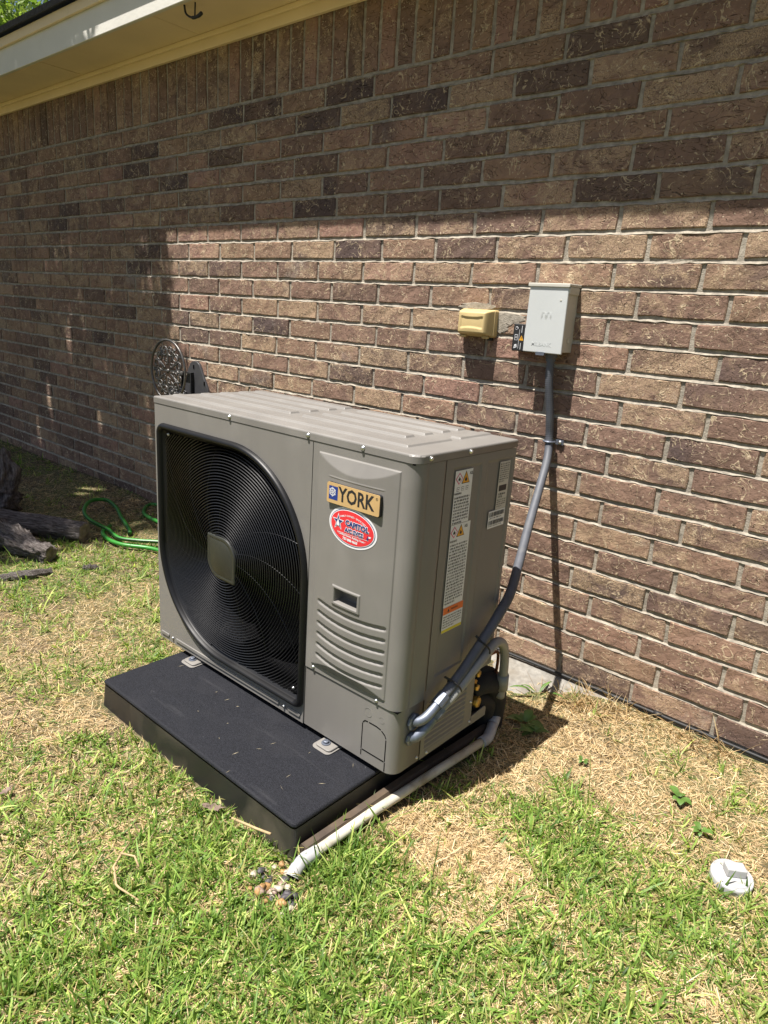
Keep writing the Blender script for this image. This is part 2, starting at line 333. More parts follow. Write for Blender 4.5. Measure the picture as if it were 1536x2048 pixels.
M['rubber'] = simple('black_foam_insulation', (.016, .015, .015), .85, 0, .2, 30, .5, 150)
M['brass'] = simple('brass_valve', (.62, .40, .10), .3, .9, .1, 30)
M['copper'] = simple('dull_copper', (.30, .13, .08), .45, .7, .2, 20)
M['box'] = simple('grey_box_paint', (.55, .57, .565), .42, .1, .04, 5, .06, 300, dirt=(.52, .52, .48, .4), dscale=8)
M['box_side'] = simple('beige_box_paint', (.50, .48, .42), .5, 0, .05, 5)
M['yellow'] = simple('yellowed_plastic', (.55, .42, .20), .45, 0, .06, 8, dirt=(.46, .33, .13, .4), dscale=9)
M['iron'] = simple('pewter_cast_iron', (.10, .095, .09), .38, .55, .3, 40, .3, 120)
M['bracket'] = simple('dark_grey_bracket', (.048, .048, .052), .45, 0, .15, 12)
M['hose'] = simple('green_garden_hose', (.03, .20, .025), .38, 0, .12, 6, .1, 200)
M['hose_stripe'] = simple('dark_hose_stripe', (.010, .055, .012), .4)
M['red'] = simple('red_plastic', (.50, .03, .03), .45)
M['bark'] = bark_material()
M['cutwood'] = simple('grey_cut_wood', (.19, .165, .145), .9, 0, .35, 40, .6, 60, dirt=(.05, .04, .035, .8), dscale=14)
M['soil'] = soil_material()
M['grass'] = blade_material('grass_blades', .38)
M['straw'] = blade_material('dry_straw', .2)
M['leaf'] = blade_material('tree_leaves', .35)
M['white'] = simple('white_sticker', (.74, .74, .76), .45, 0, .02, 4)
M['paper'] = simple('grey_sticker', (.52, .50, .46), .5, 0, .05, 10)
M['ink'] = simple('black_ink', (.018, .017, .018), .5)
M['orange'] = simple('orange_ink', (.78, .17, .03), .45)
M['amber'] = simple('amber_ink', (.75, .36, .02), .45)
M['lemon'] = simple('yellow_ink', (.75, .62, .05), .45)
M['pink'] = simple('magenta_ink', (.60, .10, .22), .45)
M['blue'] = simple('navy_ink', (.018, .030, .16), .4)
M['plateblue'] = simple('plate_blue', (.015, .04, .22), .4)
M['rred'] = simple('red_sticker', (.72, .035, .045), .4)
M['gold'] = gold_material()
M['stone'] = [simple('pebble_ochre', (.33, .19, .075), .6, 0, .3, 60), simple('pebble_dark', (.05, .045, .05), .6, 0, .4, 60), simple('pebble_cream', (.40, .35, .27), .5, 0, .25, 60), simple('pebble_pink', (.28, .20, .16), .5, 0, .25, 60)]
M['weed'] = simple('weed_leaf', (.075, .145, .026), .5, 0, .3, 30)
M['deadleaf'] = simple('dead_leaf', (.17, .12, .095), .8, 0, .3, 60, .4, 90)

# ------------------------------------------------------------------ ground
YW = 0.9371; ZB = -0.0762; PZ = 0.0795; MOD = 0.254
def gz(x, y):
    x = np.asarray(x, float); y = np.asarray(y, float)
    h = -0.104 + 0.05*np.clip((-0.6-x)/1.2, 0, 1) + 0.008*(vnoise(x, y, 3.1)-.5) + 0.012*(vnoise(x, y, 1.1)-.5)
    h = h - 0.02*np.exp(-((x-.95)/.22)**2-((y-.72)/.14)**2)
    h = h + 0.010*np.clip((x-1.12)/.15, 0, 1)*np.clip((y-.70)/.2, 0, 1)
    return h
def make_ground():
    xs = np.concatenate([np.array([-900, -300, -120, -60, -30, -18, -12, -9, -7.5]), np.linspace(-6.5, 3.5, 160), np.array([5, 7, 10, 18, 30, 60, 120, 300, 900])])
    ys = np.concatenate([np.array([-900, -300, -120, -60, -30, -18, -10, -6, -4]), np.linspace(-3, 1.1, 84), np.array([3, 6, 9, 14, 20, 40, 100, 300, 900])])
    X, Y = np.meshgrid(xs, ys); Z = gz(X, Y); Z = np.where((np.abs(X) > 9) | (Y > 1.2) | (Y < -5), -0.09, Z)
    V = np.stack([X.ravel(), Y.ravel(), Z.ravel()], 1); nu = len(xs); i, j = np.meshgrid(np.arange(nu-1), np.arange(len(ys)-1)); a = (j*nu+i).ravel()
    me = fast_mesh('ground', V, np.stack([a, a+1, a+nu+1, a+nu], 1), smooth=True)
    tag(link('ground', me, M['soil']), kind='structure')
make_ground()

# ------------------------------------------------------------------ house: brick wall, eave, roof
house = empty('house', (-2, YW, -.2), 'brown brick house wall with cream soffit and pale fascia above', 'house')
PH = {-6: -0.042, -5: 0.048, -4: -0.044, -3: 0.044, -2: -0.042, -1: 0.045, 0: -0.052, 1: 0.045, 2: -0.046, 3: 0.039, 4: -0.041, 5: 0.042, 6: -0.044, 7: 0.04, 8: -0.059, 9: 0.024, 10: -0.059, 11: 0.029, 12: -0.049, 13: 0.036, 14: -0.038, 15: 0.041, 16: -0.034, 17: 0.04, 18: -0.031}
XL, XR = -7.0, 3.4; JT = 0.0115
zL = lambda k: ZB+(19-k)*PZ
def wall_backing():
    b = MB(); b.box(XL, XR, YW+.0052, YW+.20, -.32, 2.30)
    # sloped bed joints, uneven along the wall
    for k in range(-6, 20):
        zt = zL(k); xs = np.arange(XL, XR+.01, .022); n = len(xs); V = []
        for x in xs:
            j1, j2, j3 = rng.normal(0, .0011), rng.normal(0, .0012), rng.normal(0, .0008)
            V += [(x, YW+.0110+j1*.5, zt+.001), (x, YW+.0050+abs(j2)*1.0, zt-JT*.42+j3*1.4), (x, YW+.0006+j1*.7, zt-JT-.0005+j2*1.2), (x, YW+.006, zt-JT-.0025)]
        F = [(4*i+a, 4*i+4+a, 4*i+5+a, 4*i+1+a) for i in range(n-1) for a in range(3)]
        b.add(V, F)
    return b.build('wall', M['mortar'], house, smooth=False)
wall = wall_backing()

def brick_shape(L, H, seed, depth=.022):
    """uneven brick: front grid, worn edges, sides; returns verts (centred x/z, face at y=0) and faces"""
    r = np.random.default_rng(seed); nx, nz = 6, 3; V = []; F = []
    for j in range(nz):
        for i in range(nx):
            u = -L/2+.004+(L-.008)*i/(nx-1); v = -H/2+.004+(H-.008)*j/(nz-1)
            V.append((u+r.normal(0, .0007), r.normal(0, .0008), v+r.normal(0, .0008)))
    for j in range(nz-1):
        for i in range(nx-1): F.append((j*nx+i, j*nx+i+1, (j+1)*nx+i+1, (j+1)*nx+i))
    per = [i for i in range(nx)]+[j*nx+nx-1 for j in range(1, nz)]+[(nz-1)*nx+i for i in range(nx-2, -1, -1)]+[j*nx for j in range(nz-2, 0, -1)]
    rim, back = [], []
    for p in per:
        u, y, v = V[p]; i, j = p % nx, p//nx
        du = (-1 if i == 0 else 1 if i == nx-1 else 0); dv = (-1 if j == 0 else 1 if j == nz-1 else 0)
        chip = abs(r.normal(0, .0010))
        uu = u+du*(.004-chip); vv = v+dv*(.004-chip)
        rim.append(len(V)); V.append((uu, .0022+chip*1.2, vv)); back.append(len(V)); V.append((uu, depth, vv))
    n = len(per)
    for a in range(n):
        c = (a+1) % n; F.append((per[c], per[a], rim[a], rim[c])); F.append((rim[c], rim[a], back[a], back[c]))
    return V, F
bricks = []      # (x, z, rot, L, H, tone, pale, dark)
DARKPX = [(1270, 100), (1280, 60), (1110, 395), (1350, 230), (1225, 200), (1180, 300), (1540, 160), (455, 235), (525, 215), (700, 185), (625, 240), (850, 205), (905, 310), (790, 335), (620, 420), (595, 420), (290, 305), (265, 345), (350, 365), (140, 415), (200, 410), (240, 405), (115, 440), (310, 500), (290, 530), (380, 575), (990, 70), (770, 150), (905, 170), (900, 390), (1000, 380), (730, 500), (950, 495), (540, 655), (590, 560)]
def proj(P):
    d = np.asarray(P)-CAM; z = d@CF; return 768+FPX*(d@CR)/z, 1024-FPX*(d@CU)/z, z
for k in range(-6, 19):
    zc = (zL(k)-JT+zL(k+1))/2; H = PZ-JT; i0 = math.ceil((XL-PH[k])/MOD)
    x = PH[k]+i0*MOD
    while x+MOD < XR:
        bricks.append([x+MOD/2, zc, 0, MOD-.0115, H]); x += MOD
SW = 0.0802
x = XL+.02; x = .055-math.floor((.055-XL)/SW)*SW
while x+SW < XR:
    bricks.append([x+SW/2, zL(-6)+.122+.001, 1, .244, SW-.0115]); x += SW
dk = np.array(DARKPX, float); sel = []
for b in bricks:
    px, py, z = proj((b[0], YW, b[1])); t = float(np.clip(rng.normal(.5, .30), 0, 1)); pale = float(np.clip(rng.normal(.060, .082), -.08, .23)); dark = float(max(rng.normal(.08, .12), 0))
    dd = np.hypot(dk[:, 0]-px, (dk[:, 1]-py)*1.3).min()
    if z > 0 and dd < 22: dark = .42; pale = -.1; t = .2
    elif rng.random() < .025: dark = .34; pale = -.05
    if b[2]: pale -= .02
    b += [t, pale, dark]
    vis = z > 0 and -60 < px < 1600 and -40 < py < 1560
    # hidden behind the unit
    hid = 330 < px < 985 and 800+(px-330)*.16 < py
    if z > 0 and vis and not hid: sel.append((z, len(sel), b))
sel.sort(key=lambda s: s[0]); solo = {id(s[2]) for s in sel[:298]}
shapes = {0: [], 1: []}
for v in range(14): shapes[0].append(brick_shape(MOD-.0115, PZ-JT, 100+v)); shapes[1].append(brick_shape(.244, SW-.0115, 300+v))
meshes = {0: [], 1: []}
for kk in (0, 1):
    for V, F in shapes[kk]:
        me = bpy.data.meshes.new('brick'); me.from_pydata(V, [], F); me.materials.append(M['brick']); me.update(); meshes[kk].append(me)
far = MB(); fc = []
for b in bricks:
    v = rng.integers(14); dy = rng.normal(0, .0009); rz = rng.normal(0, .004); flip = rng.random() < .5
    if id(b) in solo:
        o = bpy.data.objects.new('brick', meshes[b[2]][v]); COL.objects.link(o); o.parent = wall
        o.location = Vector((b[0], YW+dy, b[1]))-WL[wall.name]
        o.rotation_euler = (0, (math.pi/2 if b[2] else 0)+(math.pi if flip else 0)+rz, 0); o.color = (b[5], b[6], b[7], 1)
    else:
        V, F = shapes[b[2]][v]; V = np.array(V); s = -1 if flip else 1
        if b[2]: W3 = np.stack([b[0]+s*V[:, 2], YW+dy+V[:, 1], b[1]-s*V[:, 0]], 1)
        else: W3 = np.stack([b[0]+s*V[:, 0], YW+dy+V[:, 1], b[1]+s*V[:, 2]], 1)
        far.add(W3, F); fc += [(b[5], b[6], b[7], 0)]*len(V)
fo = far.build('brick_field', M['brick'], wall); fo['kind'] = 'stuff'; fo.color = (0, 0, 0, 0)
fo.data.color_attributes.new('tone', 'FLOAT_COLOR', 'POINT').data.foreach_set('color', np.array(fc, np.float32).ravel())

# foundation: sloped, lumpy concrete below the bricks
def found():
    xs = np.concatenate([np.arange(XL, 0, .05), np.arange(0, 2, .012), np.arange(2, XR, .05)]); V = []
    for x in xs:
        o = .012+.05*vnoise(x, 2, 1.7)**2+.16*math.exp(-((x-.88)/.20)**2)
        n = .012*(vnoise(x, 9, 9)-.5)+.010*(vnoise(x, 3, 33)-.5)+rng.normal(0, .0015)
        V += [(x, YW+.02, ZB-.009), (x, YW-.002+n*.3, ZB-.0115), (x, YW-o*.35, ZB-.030+n), (x, YW-o*.8, ZB-.048+n), (x, YW-o-.03, ZB-.10), (x, YW-o-.03, ZB-.3)]
    F = [(6*i+a, 6*i+6+a, 6*i+7+a, 6*i+1+a) for i in range(len(xs)-1) for a in range(5)]
    b = MB(); b.add(V, [f[::-1] for f in F]); return b.build('foundation', M['concrete'], house, smooth=True)
found()

for cx_, cz_, rx_, rz_, sd in ((.500, 1.122, .075, .012, 1), (.632, 1.088, .062, .020, 2), (.600, 1.060, .034, .022, 4)):
    rr = np.random.default_rng(sd); n = 26; V = [(cx_, YW-.0014, cz_)]
    for f, yv in ((.9, -.0013), (1.0, .0012)):
        V += [(cx_+rx_*f*(1+rr.normal(0, .13))*math.cos(6.283*k/n), YW+yv, cz_+rz_*f*(1+rr.normal(0, .16))*math.sin(6.283*k/n)) for k in range(n)]
    b = MB(); b.add(V, [(0, 1+k, 1+(k+1) % n) for k in range(n)]+[(1+k, 1+n+k, 1+n+(k+1) % n, 1+(k+1) % n) for k in range(n)]); b.build('mortar_patch', M['mortar'], wall)
# eave
ZS = 2.200; YF = 0.665
b = MB(); b.box(XL, XR, YW-.020, YW-.001, 2.142, ZS+.01); b.build('frieze_board', M['trim'], house, bevel=.003)
b = MB(); b.box(XL, XR, YW-.034, YW-.0205, ZS-.020, ZS-.0005); b.build('frieze_moulding', M['trim'], house, bevel=.004)
seams = [XL, -4.92, -3.50, -1.076, 1.36, XR]
for a, c in zip(seams[:-1], seams[1:]):
    b = MB(); b.box(a+.0018, c-.0018, YF+.003, YW-.002, ZS, ZS+.012); b.build('soffit_panel', M['trim'], house)
b = MB()
b.box(-2.545, -2.14, .690, .890, ZS-.003, ZS-.0005); b.build('soffit_vent', M['trim'], house, bevel=.001)
b = MB(); b.box(XL, XR, YF-.018, YF, ZS-.012, ZS+.150); fas = b.build('fascia', M['fascia'], house, bevel=.003)
b = MB(); b.box(XL, XR, YF-.034, YF-.0185, ZS+.105, ZS+.150); b.build('fascia_trim', M['trim'], house, bevel=.004)
b = MB()
th = .028; yo = .602; z0 = ZS+.152; sl_ = .5
b.add([(XL-.1, yo, z0), (XR+.1, yo, z0), (XR+.1, 5.2, z0+sl_*(5.2-yo)), (XL-.1, 5.2, z0+sl_*(5.2-yo)), (XL-.1, yo, z0+th), (XR+.1, yo, z0+th), (XR+.1, 5.2, z0+th+sl_*(5.2-yo)), (XL-.1, 5.2, z0+th+sl_*(5.2-yo))],
      [(0, 3, 2, 1), (4, 5, 6, 7), (0, 1, 5, 4), (1, 2, 6, 5), (2, 3, 7, 6), (3, 0, 4, 7)])
zr = z0+sl_*(5.2-yo)
b.add([(XL-.1, 5.2, zr), (XR+.1, 5.2, zr), (XR+.1, 9.8, zr-2.3), (XL-.1, 9.8, zr-2.3), (XL-.1, 5.2, zr+th), (XR+.1, 5.2, zr+th), (XR+.1, 9.8, zr-2.3+th), (XL-.1, 9.8, zr-2.3+th)],
      [(0, 3, 2, 1), (4, 5, 6, 7), (0, 1, 5, 4), (1, 2, 6, 5), (2, 3, 7, 6), (3, 0, 4, 7)])
roof = b.build('roof', M['shingle'], house)
b = MB(); b.box(XL, XL+.2, YW+.21, 9.4, -.3, 2.25); b.box(XR-.2, XR, YW+.21, 9.4, -.3, 2.25); b.box(XL, XR, 9.41, 9.6, -.3, 2.25); b.build('other_walls', M['mortar'], house)
# black clip hanging at the soffit edge
t = empty('soffit_hook', (-.80, .70, ZS-.055), 'small black hook hanging under the cream soffit at the top edge', 'hook')
b = MB(); b.tube(catmull([(-.86, .69, ZS), (-.855, .695, ZS-.03), (-.82, .70, ZS-.048), (-.78, .70, ZS-.05), (-.755, .70, ZS-.043)]), [.004]*16+[.006]*8+[.007]*8+[.003], 8); b.build('hook_body', M['black'], t, smooth=True)
b = MB(); b.tube([(-.80, .70, ZS), (-.803, .70, ZS-.045)], .003, 8); b.build('hook_stem', M['black'], t, smooth=True)

# ------------------------------------------------------------------ condenser unit
UW, UD, UH, LID = 1.0207, 0.4027, 0.7936, 0.0199
ZC = UH-LID                                                    # top of the cabinet under the lid
unit = empty('heat_pump', (UW/2, UD/2, -.02), 'taupe outdoor heat pump with round black fan grille on black pad', 'heat pump')
SEAM, RC = 0.701, 0.034
def frame_pts(cx, cz, h, rs, rl, n=28):                        # rounded square: TL and BR tight, TR and BL wide
    P = []
    for sx, sz, a0, r in ((1, -1, -90, rs), (1, 1, 0, rl), (-1, 1, 90, rs), (-1, -1, 180, rl)):
        r = max(r, .0005); ox, oz = cx+sx*(h-r), cz+sz*(h-r)
        for k in range(n):
            a = math.radians(a0+90*k/(n-1)); P.append((ox+r*math.cos(a), oz+r*math.sin(a)))
    return P
FX, FZ, FH, FRS, FRL = .3605, .3790, .339, .028, .315
# fan panel: sheet with the big opening, folded left edge
def fan_panel():
    import bmesh
    bm = bmesh.new(); inner = frame_pts(FX, FZ, FH-.003, FRS, FRL); outer = [(0, 0), (SEAM-.0012, 0), (SEAM-.0012, ZC-.0012), (0, ZC-.0012)]
    ring = []
    for loop in (outer, inner):
        vs_ = [bm.verts.new((x, 0, z)) for x, z in loop]; ring += [bm.edges.new((vs_[i], vs_[(i+1) % len(vs_)])) for i in range(len(vs_))]
    bmesh.ops.triangle_fill(bm, use_beauty=True, edges=ring)
    bmesh.ops.recalc_face_normals(bm, faces=bm.faces)
    V = [tuple(v.co) for v in bm.verts]; bm.verts.index_update(); F = [tuple(v.index for v in f.verts) for f in bm.faces]
    b = MB(); b.add(V, F)
    b.add([(0, 0, 0), (0, 0, ZC-.0012), (0, .02, ZC-.0012), (0, .02, 0)], [(0, 1, 2, 3)])
    b.add([(SEAM-.0012, 0, 0), (SEAM-.0012, 0, ZC-.0012), (SEAM-.0012, .012, ZC-.0012), (SEAM-.0012, .012, 0)], [(3, 2, 1, 0)])
    b.add([(0, 0, 0), (SEAM-.0012, 0, 0), (SEAM-.0012, .02, 0), (0, .02, 0)], [(3, 2, 1, 0)])
    return b.build('fan_panel', M['taupe'], unit)
fan_panel()
for x0, x1 in ((.010, .056), (.094, .603), (.640, .690)):       # pressed beads along the bottom edge
    b = MB(); b.prism(rrect(x0, x1, .013, .025, .0055, 5), FR, -.0035, .001); b.build('edge_bead', M['taupe'], unit, bevel=.0018)
# bezel
def loops(name, prof, m, cx=FX, cz=FZ, h=FH, rs=FRS, rl=FRL, n=28, close_in=False):
    V = []; N = 4*n
    for d, y in prof: V += [(x, y, z) for x, z in frame_pts(cx, cz, h-d, rs-d*.6 if rs > d*.6 else .001, rl-d, n)]
    F = [(a*N+k, a*N+(k+1) % N, (a+1)*N+(k+1) % N, (a+1)*N+k) for a in range(len(prof)-1) for k in range(N)]
    if close_in: F.append(tuple((len(prof)-1)*N+k for k in range(N)))
    b = MB(); b.add(V, F); return b.build(name, m, unit, smooth=True)
loops('bezel', [(0, .001), (.0005, -.004), (.003, -.010), (.007, -.0135), (.012, -.013), (.0155, -.009), (.0175, -.001), (.019, .004), (.026, .006), (.028, .012), (.034, .06), (.038, .20)], M['bezel'])
# fan cavity and propeller
b = MB(); b.box(.012, SEAM-.01, .205, .215, .01, ZC-.01); b.build('coil_backing', M['cavity'], unit)
b = MB(); b.lathe([(.075, 0), (.085, .03), (.085, .07), (.03, .075)], (FX, .075, FZ), (0, 1, 0), 24); fanh = b.build('fan_hub', M['blade'], unit, smooth=True)
for k in range(3):
    V = []; a0 = math.radians(120*k-50); nr, na = 8, 10
    for i in range(nr):
        r = .07+.235*i/(nr-1)
        for j in range(na):
            t = j/(na-1); a = a0+(t-.5)*(1.15+.35*math.sin(i/(nr-1)*2.2))+.35*i/(nr-1)
            V.append((FX+r*math.cos(a), .075+.085*t-.01*math.sin(t*3), FZ+r*math.sin(a)))
    F = [(i*na+j, i*na+j+1, (i+1)*na+j+1, (i+1)*na+j) for i in range(nr-1) for j in range(na-1)]
    b = MB(); b.add(V, F); o = b.build('fan_blade', M['blade'], unit, smooth=True)
# grille rings clipped to the bezel opening
hin = FH-.027
def inside(x, z):
    dx, dz = x-FX, z-FZ
    if max(abs(dx), abs(dz)) > hin: return False
    rl = FRL-.027
    if dx*dz > 0:
        ex, ez = abs(dx)-(hin-rl), abs(dz)-(hin-rl)
        if ex > 0 and ez > 0 and ex*ex+ez*ez > rl*rl: return False
    return True
def dome(r): return .006-.026*max(0, 1-(r/.335)**2)
def grille():
    V, Q = [], []; step = .0083; r = .068
    off = [(0, -1), (1, 0), (0, 1), (-1, 0)]; wr = .00150
    while r < .43:
        n = max(48, int(2*math.pi*r/.012)); y = dome(r)
        for k in range(n):
            a0, a1 = 2*math.pi*k/n, 2*math.pi*(k+1)/n; am = (a0+a1)/2
            if not inside(FX+r*math.cos(am), FZ+r*math.sin(am)): continue
            bse = len(V)
            for a in (a0, a1):
                for orr, oy in off: V.append((FX+(r+orr*wr)*math.cos(a), y+oy*wr, FZ+(r+orr*wr)*math.sin(a)))
            for e in range(4): Q.append((bse+e, bse+(e+1) % 4, bse+4+(e+1) % 4, bse+4+e))
        r += step
    for k in range(14):                                         # swept radial wires behind the rings
        a0 = 2*math.pi*k/14; P = []
        for i in range(40):
            r = .06+.36*i/39; a = a0-.75*(i/39)**1.1
            p = (FX+r*math.cos(a), dome(r)+.0022, FZ+r*math.sin(a))
            if inside(p[0], p[2]): P.append(p)
            else: break
        mb = MB(); mb.tube(P, .0008, 4, False); bse = len(V); V += mb.v; Q += [tuple(bse+i for i in f) for f in mb.f]
    b = MB(); b.add(V, Q); return b.build('fan_grille', M['wire'], unit)
grille()
loops('fan_cap', [(0, -.008), (.0, -.019), (.003, -.0215), (.010, -.0215), (.0115, -.0205), (.013, -.0215)], M['cap'], FX, FZ, .064, .006, .056, 12, True)
# service panel: pressed sheet
def lin(*seg):
    out = []
    for a, b_, s in seg: out += list(np.arange(a, b_-1e-9, s))
    return out+[seg[-1][1]]
def serv_y(x, z):
    x0, x1, z0, z1 = .724, .978, .193, .751; uu = (x-.851)/.127
    e = min(x-x0, x1-x, z-z0, z1-z); y = 0; xo = x
    ins = sm(-.0012, .0022, e)
    if e > -.0012:
        y = -min(.0025+.0120*max(0, 1-uu*uu), .0025+(z1-z)*.34, .0025+(z-z0)*.46)
        x = x-.0095; uu = (x-.851)/.127
        for i in range(6):
            zc = .379-.0297*i-.010*(1-uu*uu); dz = abs(z-zc); ex = max(.742-x, x-.953, 0)
            d = math.hypot(dz, ex); y += .0042*sm(.0066, .0034, d)
        # grip recess
        ex = max(.7905-x, x-.8825, .3895-z, z-.4385); y -= .0030*sm(.0015, -.0015, ex)
        e2 = max(.799-x, x-.8745, .3975-z, z-.4315); y += .034*sm(.0010, -.0014, e2)
        # thin crease above the nameplate
        if .762 < x < .93: y -= .0008*sm(.0022, .0006, abs(z-.702))
    return y*ins
xs = sorted(set(np.round(lin((.7022, .722, .004), (.722, .728, .001), (.728, .795, .004), (.795, .813, .0011), (.813, .880, .0035), (.880, .896, .0011), (.896, .972, .0035), (.972, .981, .001), (.981, UW-RC, .002)), 5)))
zs = sorted(set(np.round(lin((.1745, .190, .004), (.190, .197, .0009), (.197, .392, .0017), (.386, .4425, .0011), (.4425, .69, .006), (.690, .712, .0012), (.712, .748, .002), (.748, .754, .0008), (.754, ZC-.0012, .004)), 5)))
grid('service_panel', xs, zs, lambda x, z: (x, serv_y(x, z), z), M['taupe'], unit)
def corner_profile(inset, groove):
    P = [(UW-RC, inset)]
    for k in range(1, 11):
        a = math.radians(-90+90*k/10); P.append((UW-RC+(RC-inset)*math.cos(a), RC+(RC-inset)*math.sin(a)))
    if groove: P += [(UW-inset, .039), (UW-inset-.0016, .041), (UW-inset-.0016, .044), (UW-inset-.0004, .047), (UW-inset-.0004, .092), (UW-inset, .095)]
    P += [(UW-inset, .1022), (UW-inset-.006, .1024)]
    return P
def extr(name, P, z0, z1, m, top=False):
    V = [(x, y, z0) for x, y in P]+[(x, y, z1) for x, y in P]; n = len(P)
    b = MB(); b.add(V, [(i, i+1, n+i+1, n+i) for i in range(n-1)]); return b.build(name, m, unit, smooth=True)
extr('corner_post', corner_profile(0, True), .1745, ZC-.0012, M['taupe'])
P = [(SEAM+.0012, .012), (SEAM+.0013, .0030)]+corner_profile(.003, False)
extr('lower_panel', P, 0, .1725, M['taupe'])
b = MB(); b.box(SEAM+.003, UW-.005, .004, .05, .1726, .1744); b.build('panel_gap', M['cavity'], unit)
b = MB(); b.box(SEAM-.004, SEAM+.004, .010, .020, .002, ZC-.004); b.build('seam_backing', M['cavity'], unit)
# side sheets
def side_x(y, z):
    e = 0
    for y0, y1 in ((.132, .252), (.274, .392)):
        d = min(y-y0, y1-y, z-.222, .752-z); e += .0026*sm(0, .007, d)
    return UW-e
ys = sorted(set(np.round(lin((.1045, .13, .004), (.13, .142, .0015), (.142, .242, .012), (.242, .286, .0015), (.286, .382, .012), (.382, UD, .0015)), 5)))
zs = sorted(set(np.round(lin((.1965, .220, .006), (.220, .232, .0015), (.232, .742, .03), (.742, .754, .0015), (.754, ZC-.0012, .005)), 5)))
grid('side_panel', ys, zs, lambda y, z: (side_x(y, z), y, z), M['taupe'], unit)
def vent_x(y, z):
    e = 0; dy = min(y-.118, .298-y)
    if .016 < z < .158: e = .0042*sm(0, .008, dy)*(.5+.5*math.cos(2*math.pi*(z-.016)/.0142))*sm(.016, .020, z)*sm(.158, .154, z)
    return UW-.002-e
ys = lin((.1045, .116, .004), (.116, .13, .002), (.13, .29, .016), (.29, .302, .002), (.302, .331, .01)); zs = lin((0, .016, .004), (.016, .158, .0016), (.158, .195, .006))
grid('vent_panel', ys, zs, lambda y, z: (vent_x(y, z), y, z), M['taupe'], unit)
b = MB(); b.box(UW-.004, UW-.0005, .3315, UD, .166, .1955); b.build('valve_header', M['taupe'], unit)
lip = [(.3315, 0), (.405, 0), (.405, .020)]+[(.405-.012+.012*math.cos(a), .020+.012*math.sin(a)) for a in np.linspace(.2, 1.5, 5)]+[(.3315, .026)]
b = MB(); b.prism(lip, lambda u, v, d: (d, u, v), UW-.003, UW-.0008); b.build('valve_lip', M['taupe'], unit)
b = MB(); b.box(.93, .935, .30, .40, .004, .19); b.box(.93, UW-.006, .322, .3285, .004, .19); b.box(.93, UW-.006, .30, .40, .188, .1935); b.build('valve_recess', M['cavity'], unit)
b = MB(); b.box(0, UW-.01, UD-.004, UD, .20, ZC-.001); b.box(0, .93, UD-.004, UD, .002, .199); b.build('back_panel', M['taupe_dark'], unit)
b = MB(); b.box(0, .003, .0205, UD-.0045, .001, ZC-.001); b.build('left_panel', M['taupe'], unit)
b = MB(); b.box(.004, UW-.008, .022, UD-.005, .001, .006); b.build('base_pan', M['taupe_dark'], unit)
# lid
def lid():
    x0, x1, y0, y1 = -.0015, UW+.0015, -.0015, UD+.0015; rc = RC-.004
    rb = [(.505, .868, y) for y in (.158, .232, .306, .372)]+[(.030, .455, y) for y in (.158, .232, .306, .372)]
    def h(x, y):
        z = 0
        for a, c, yc in rb:
            d = max(a-x, x-c, abs(y-yc)-.0165); z = max(z, .0060*sm(.0026, -.0026, d))
        for a, c, e, f in ((.018, .948, .052, .082), (.918, .948, .052, .218), (.918, .948, .255, .392)):
            d = max(a-x, x-c, e-y, y-f); z = max(z, .0052*sm(.0026, -.0026, d))
        return z
    def f(x, y):
        cx, cy = x1-rc, y0+rc; px, py = x, y
        if x > cx and y < cy:
            d = math.hypot(x-cx, y-cy)
            if d > rc: px, py = cx+(x-cx)/d*rc, cy+(y-cy)/d*rc
            ed = rc-min(d, rc)
        else: ed = min(x-x0, x1-x, y-y0, y1-y)
        e = min(max(ed, 0)/.005, 1); return (px, py, UH-.005+.005*math.sqrt(max(0, 1-(1-e)**2))+h(px, py))
    e = [0, .0004, .0012, .0025, .005]
    xs = sorted(set(np.round([x0+k for k in e]+lin((.012, .040, .0016), (.04, .44, .03), (.445, .460, .0016), (.460, .498, .01), (.498, .514, .0016), (.514, .858, .03), (.858, .874, .0016), (.874, .912, .008), (.912, .955, .0016), (.955, x1-.04, .006), (x1-.04, x1-.006, .003))+[x1-k for k in e], 5)))
    ys = sorted(set(np.round([y0+k for k in e]+lin((.008, .046, .004), (.046, .056, .0016), (.056, .078, .004), (.078, .088, .0016), (.088, .136, .006), (.136, .395, .0018))+[y1-k for k in e], 5)))
    grid('lid', xs, ys, f, M['taupe'], unit)
    P = [(x0, y1), (x0, y0)]+[(x1-rc+rc*math.cos(a), y0+rc+rc*math.sin(a)) for a in np.radians(np.linspace(-90, 0, 10))]+[(x1, y1)]
    n = len(P); V = [(x, y, ZC) for x, y in P]+[(x, y, UH-.005) for x, y in P]
    b = MB(); b.add(V, [(i, (i+1) % n, n+(i+1) % n, n+i) for i in range(n)]); o = b.build('lid_rim', M['taupe'], unit, smooth=True)
    b = MB(); b.box(.004, UW-.012, .004, UD-.004, ZC-.004, ZC+.002); b.build('lid_gap', M['cavity'], unit)
lid()
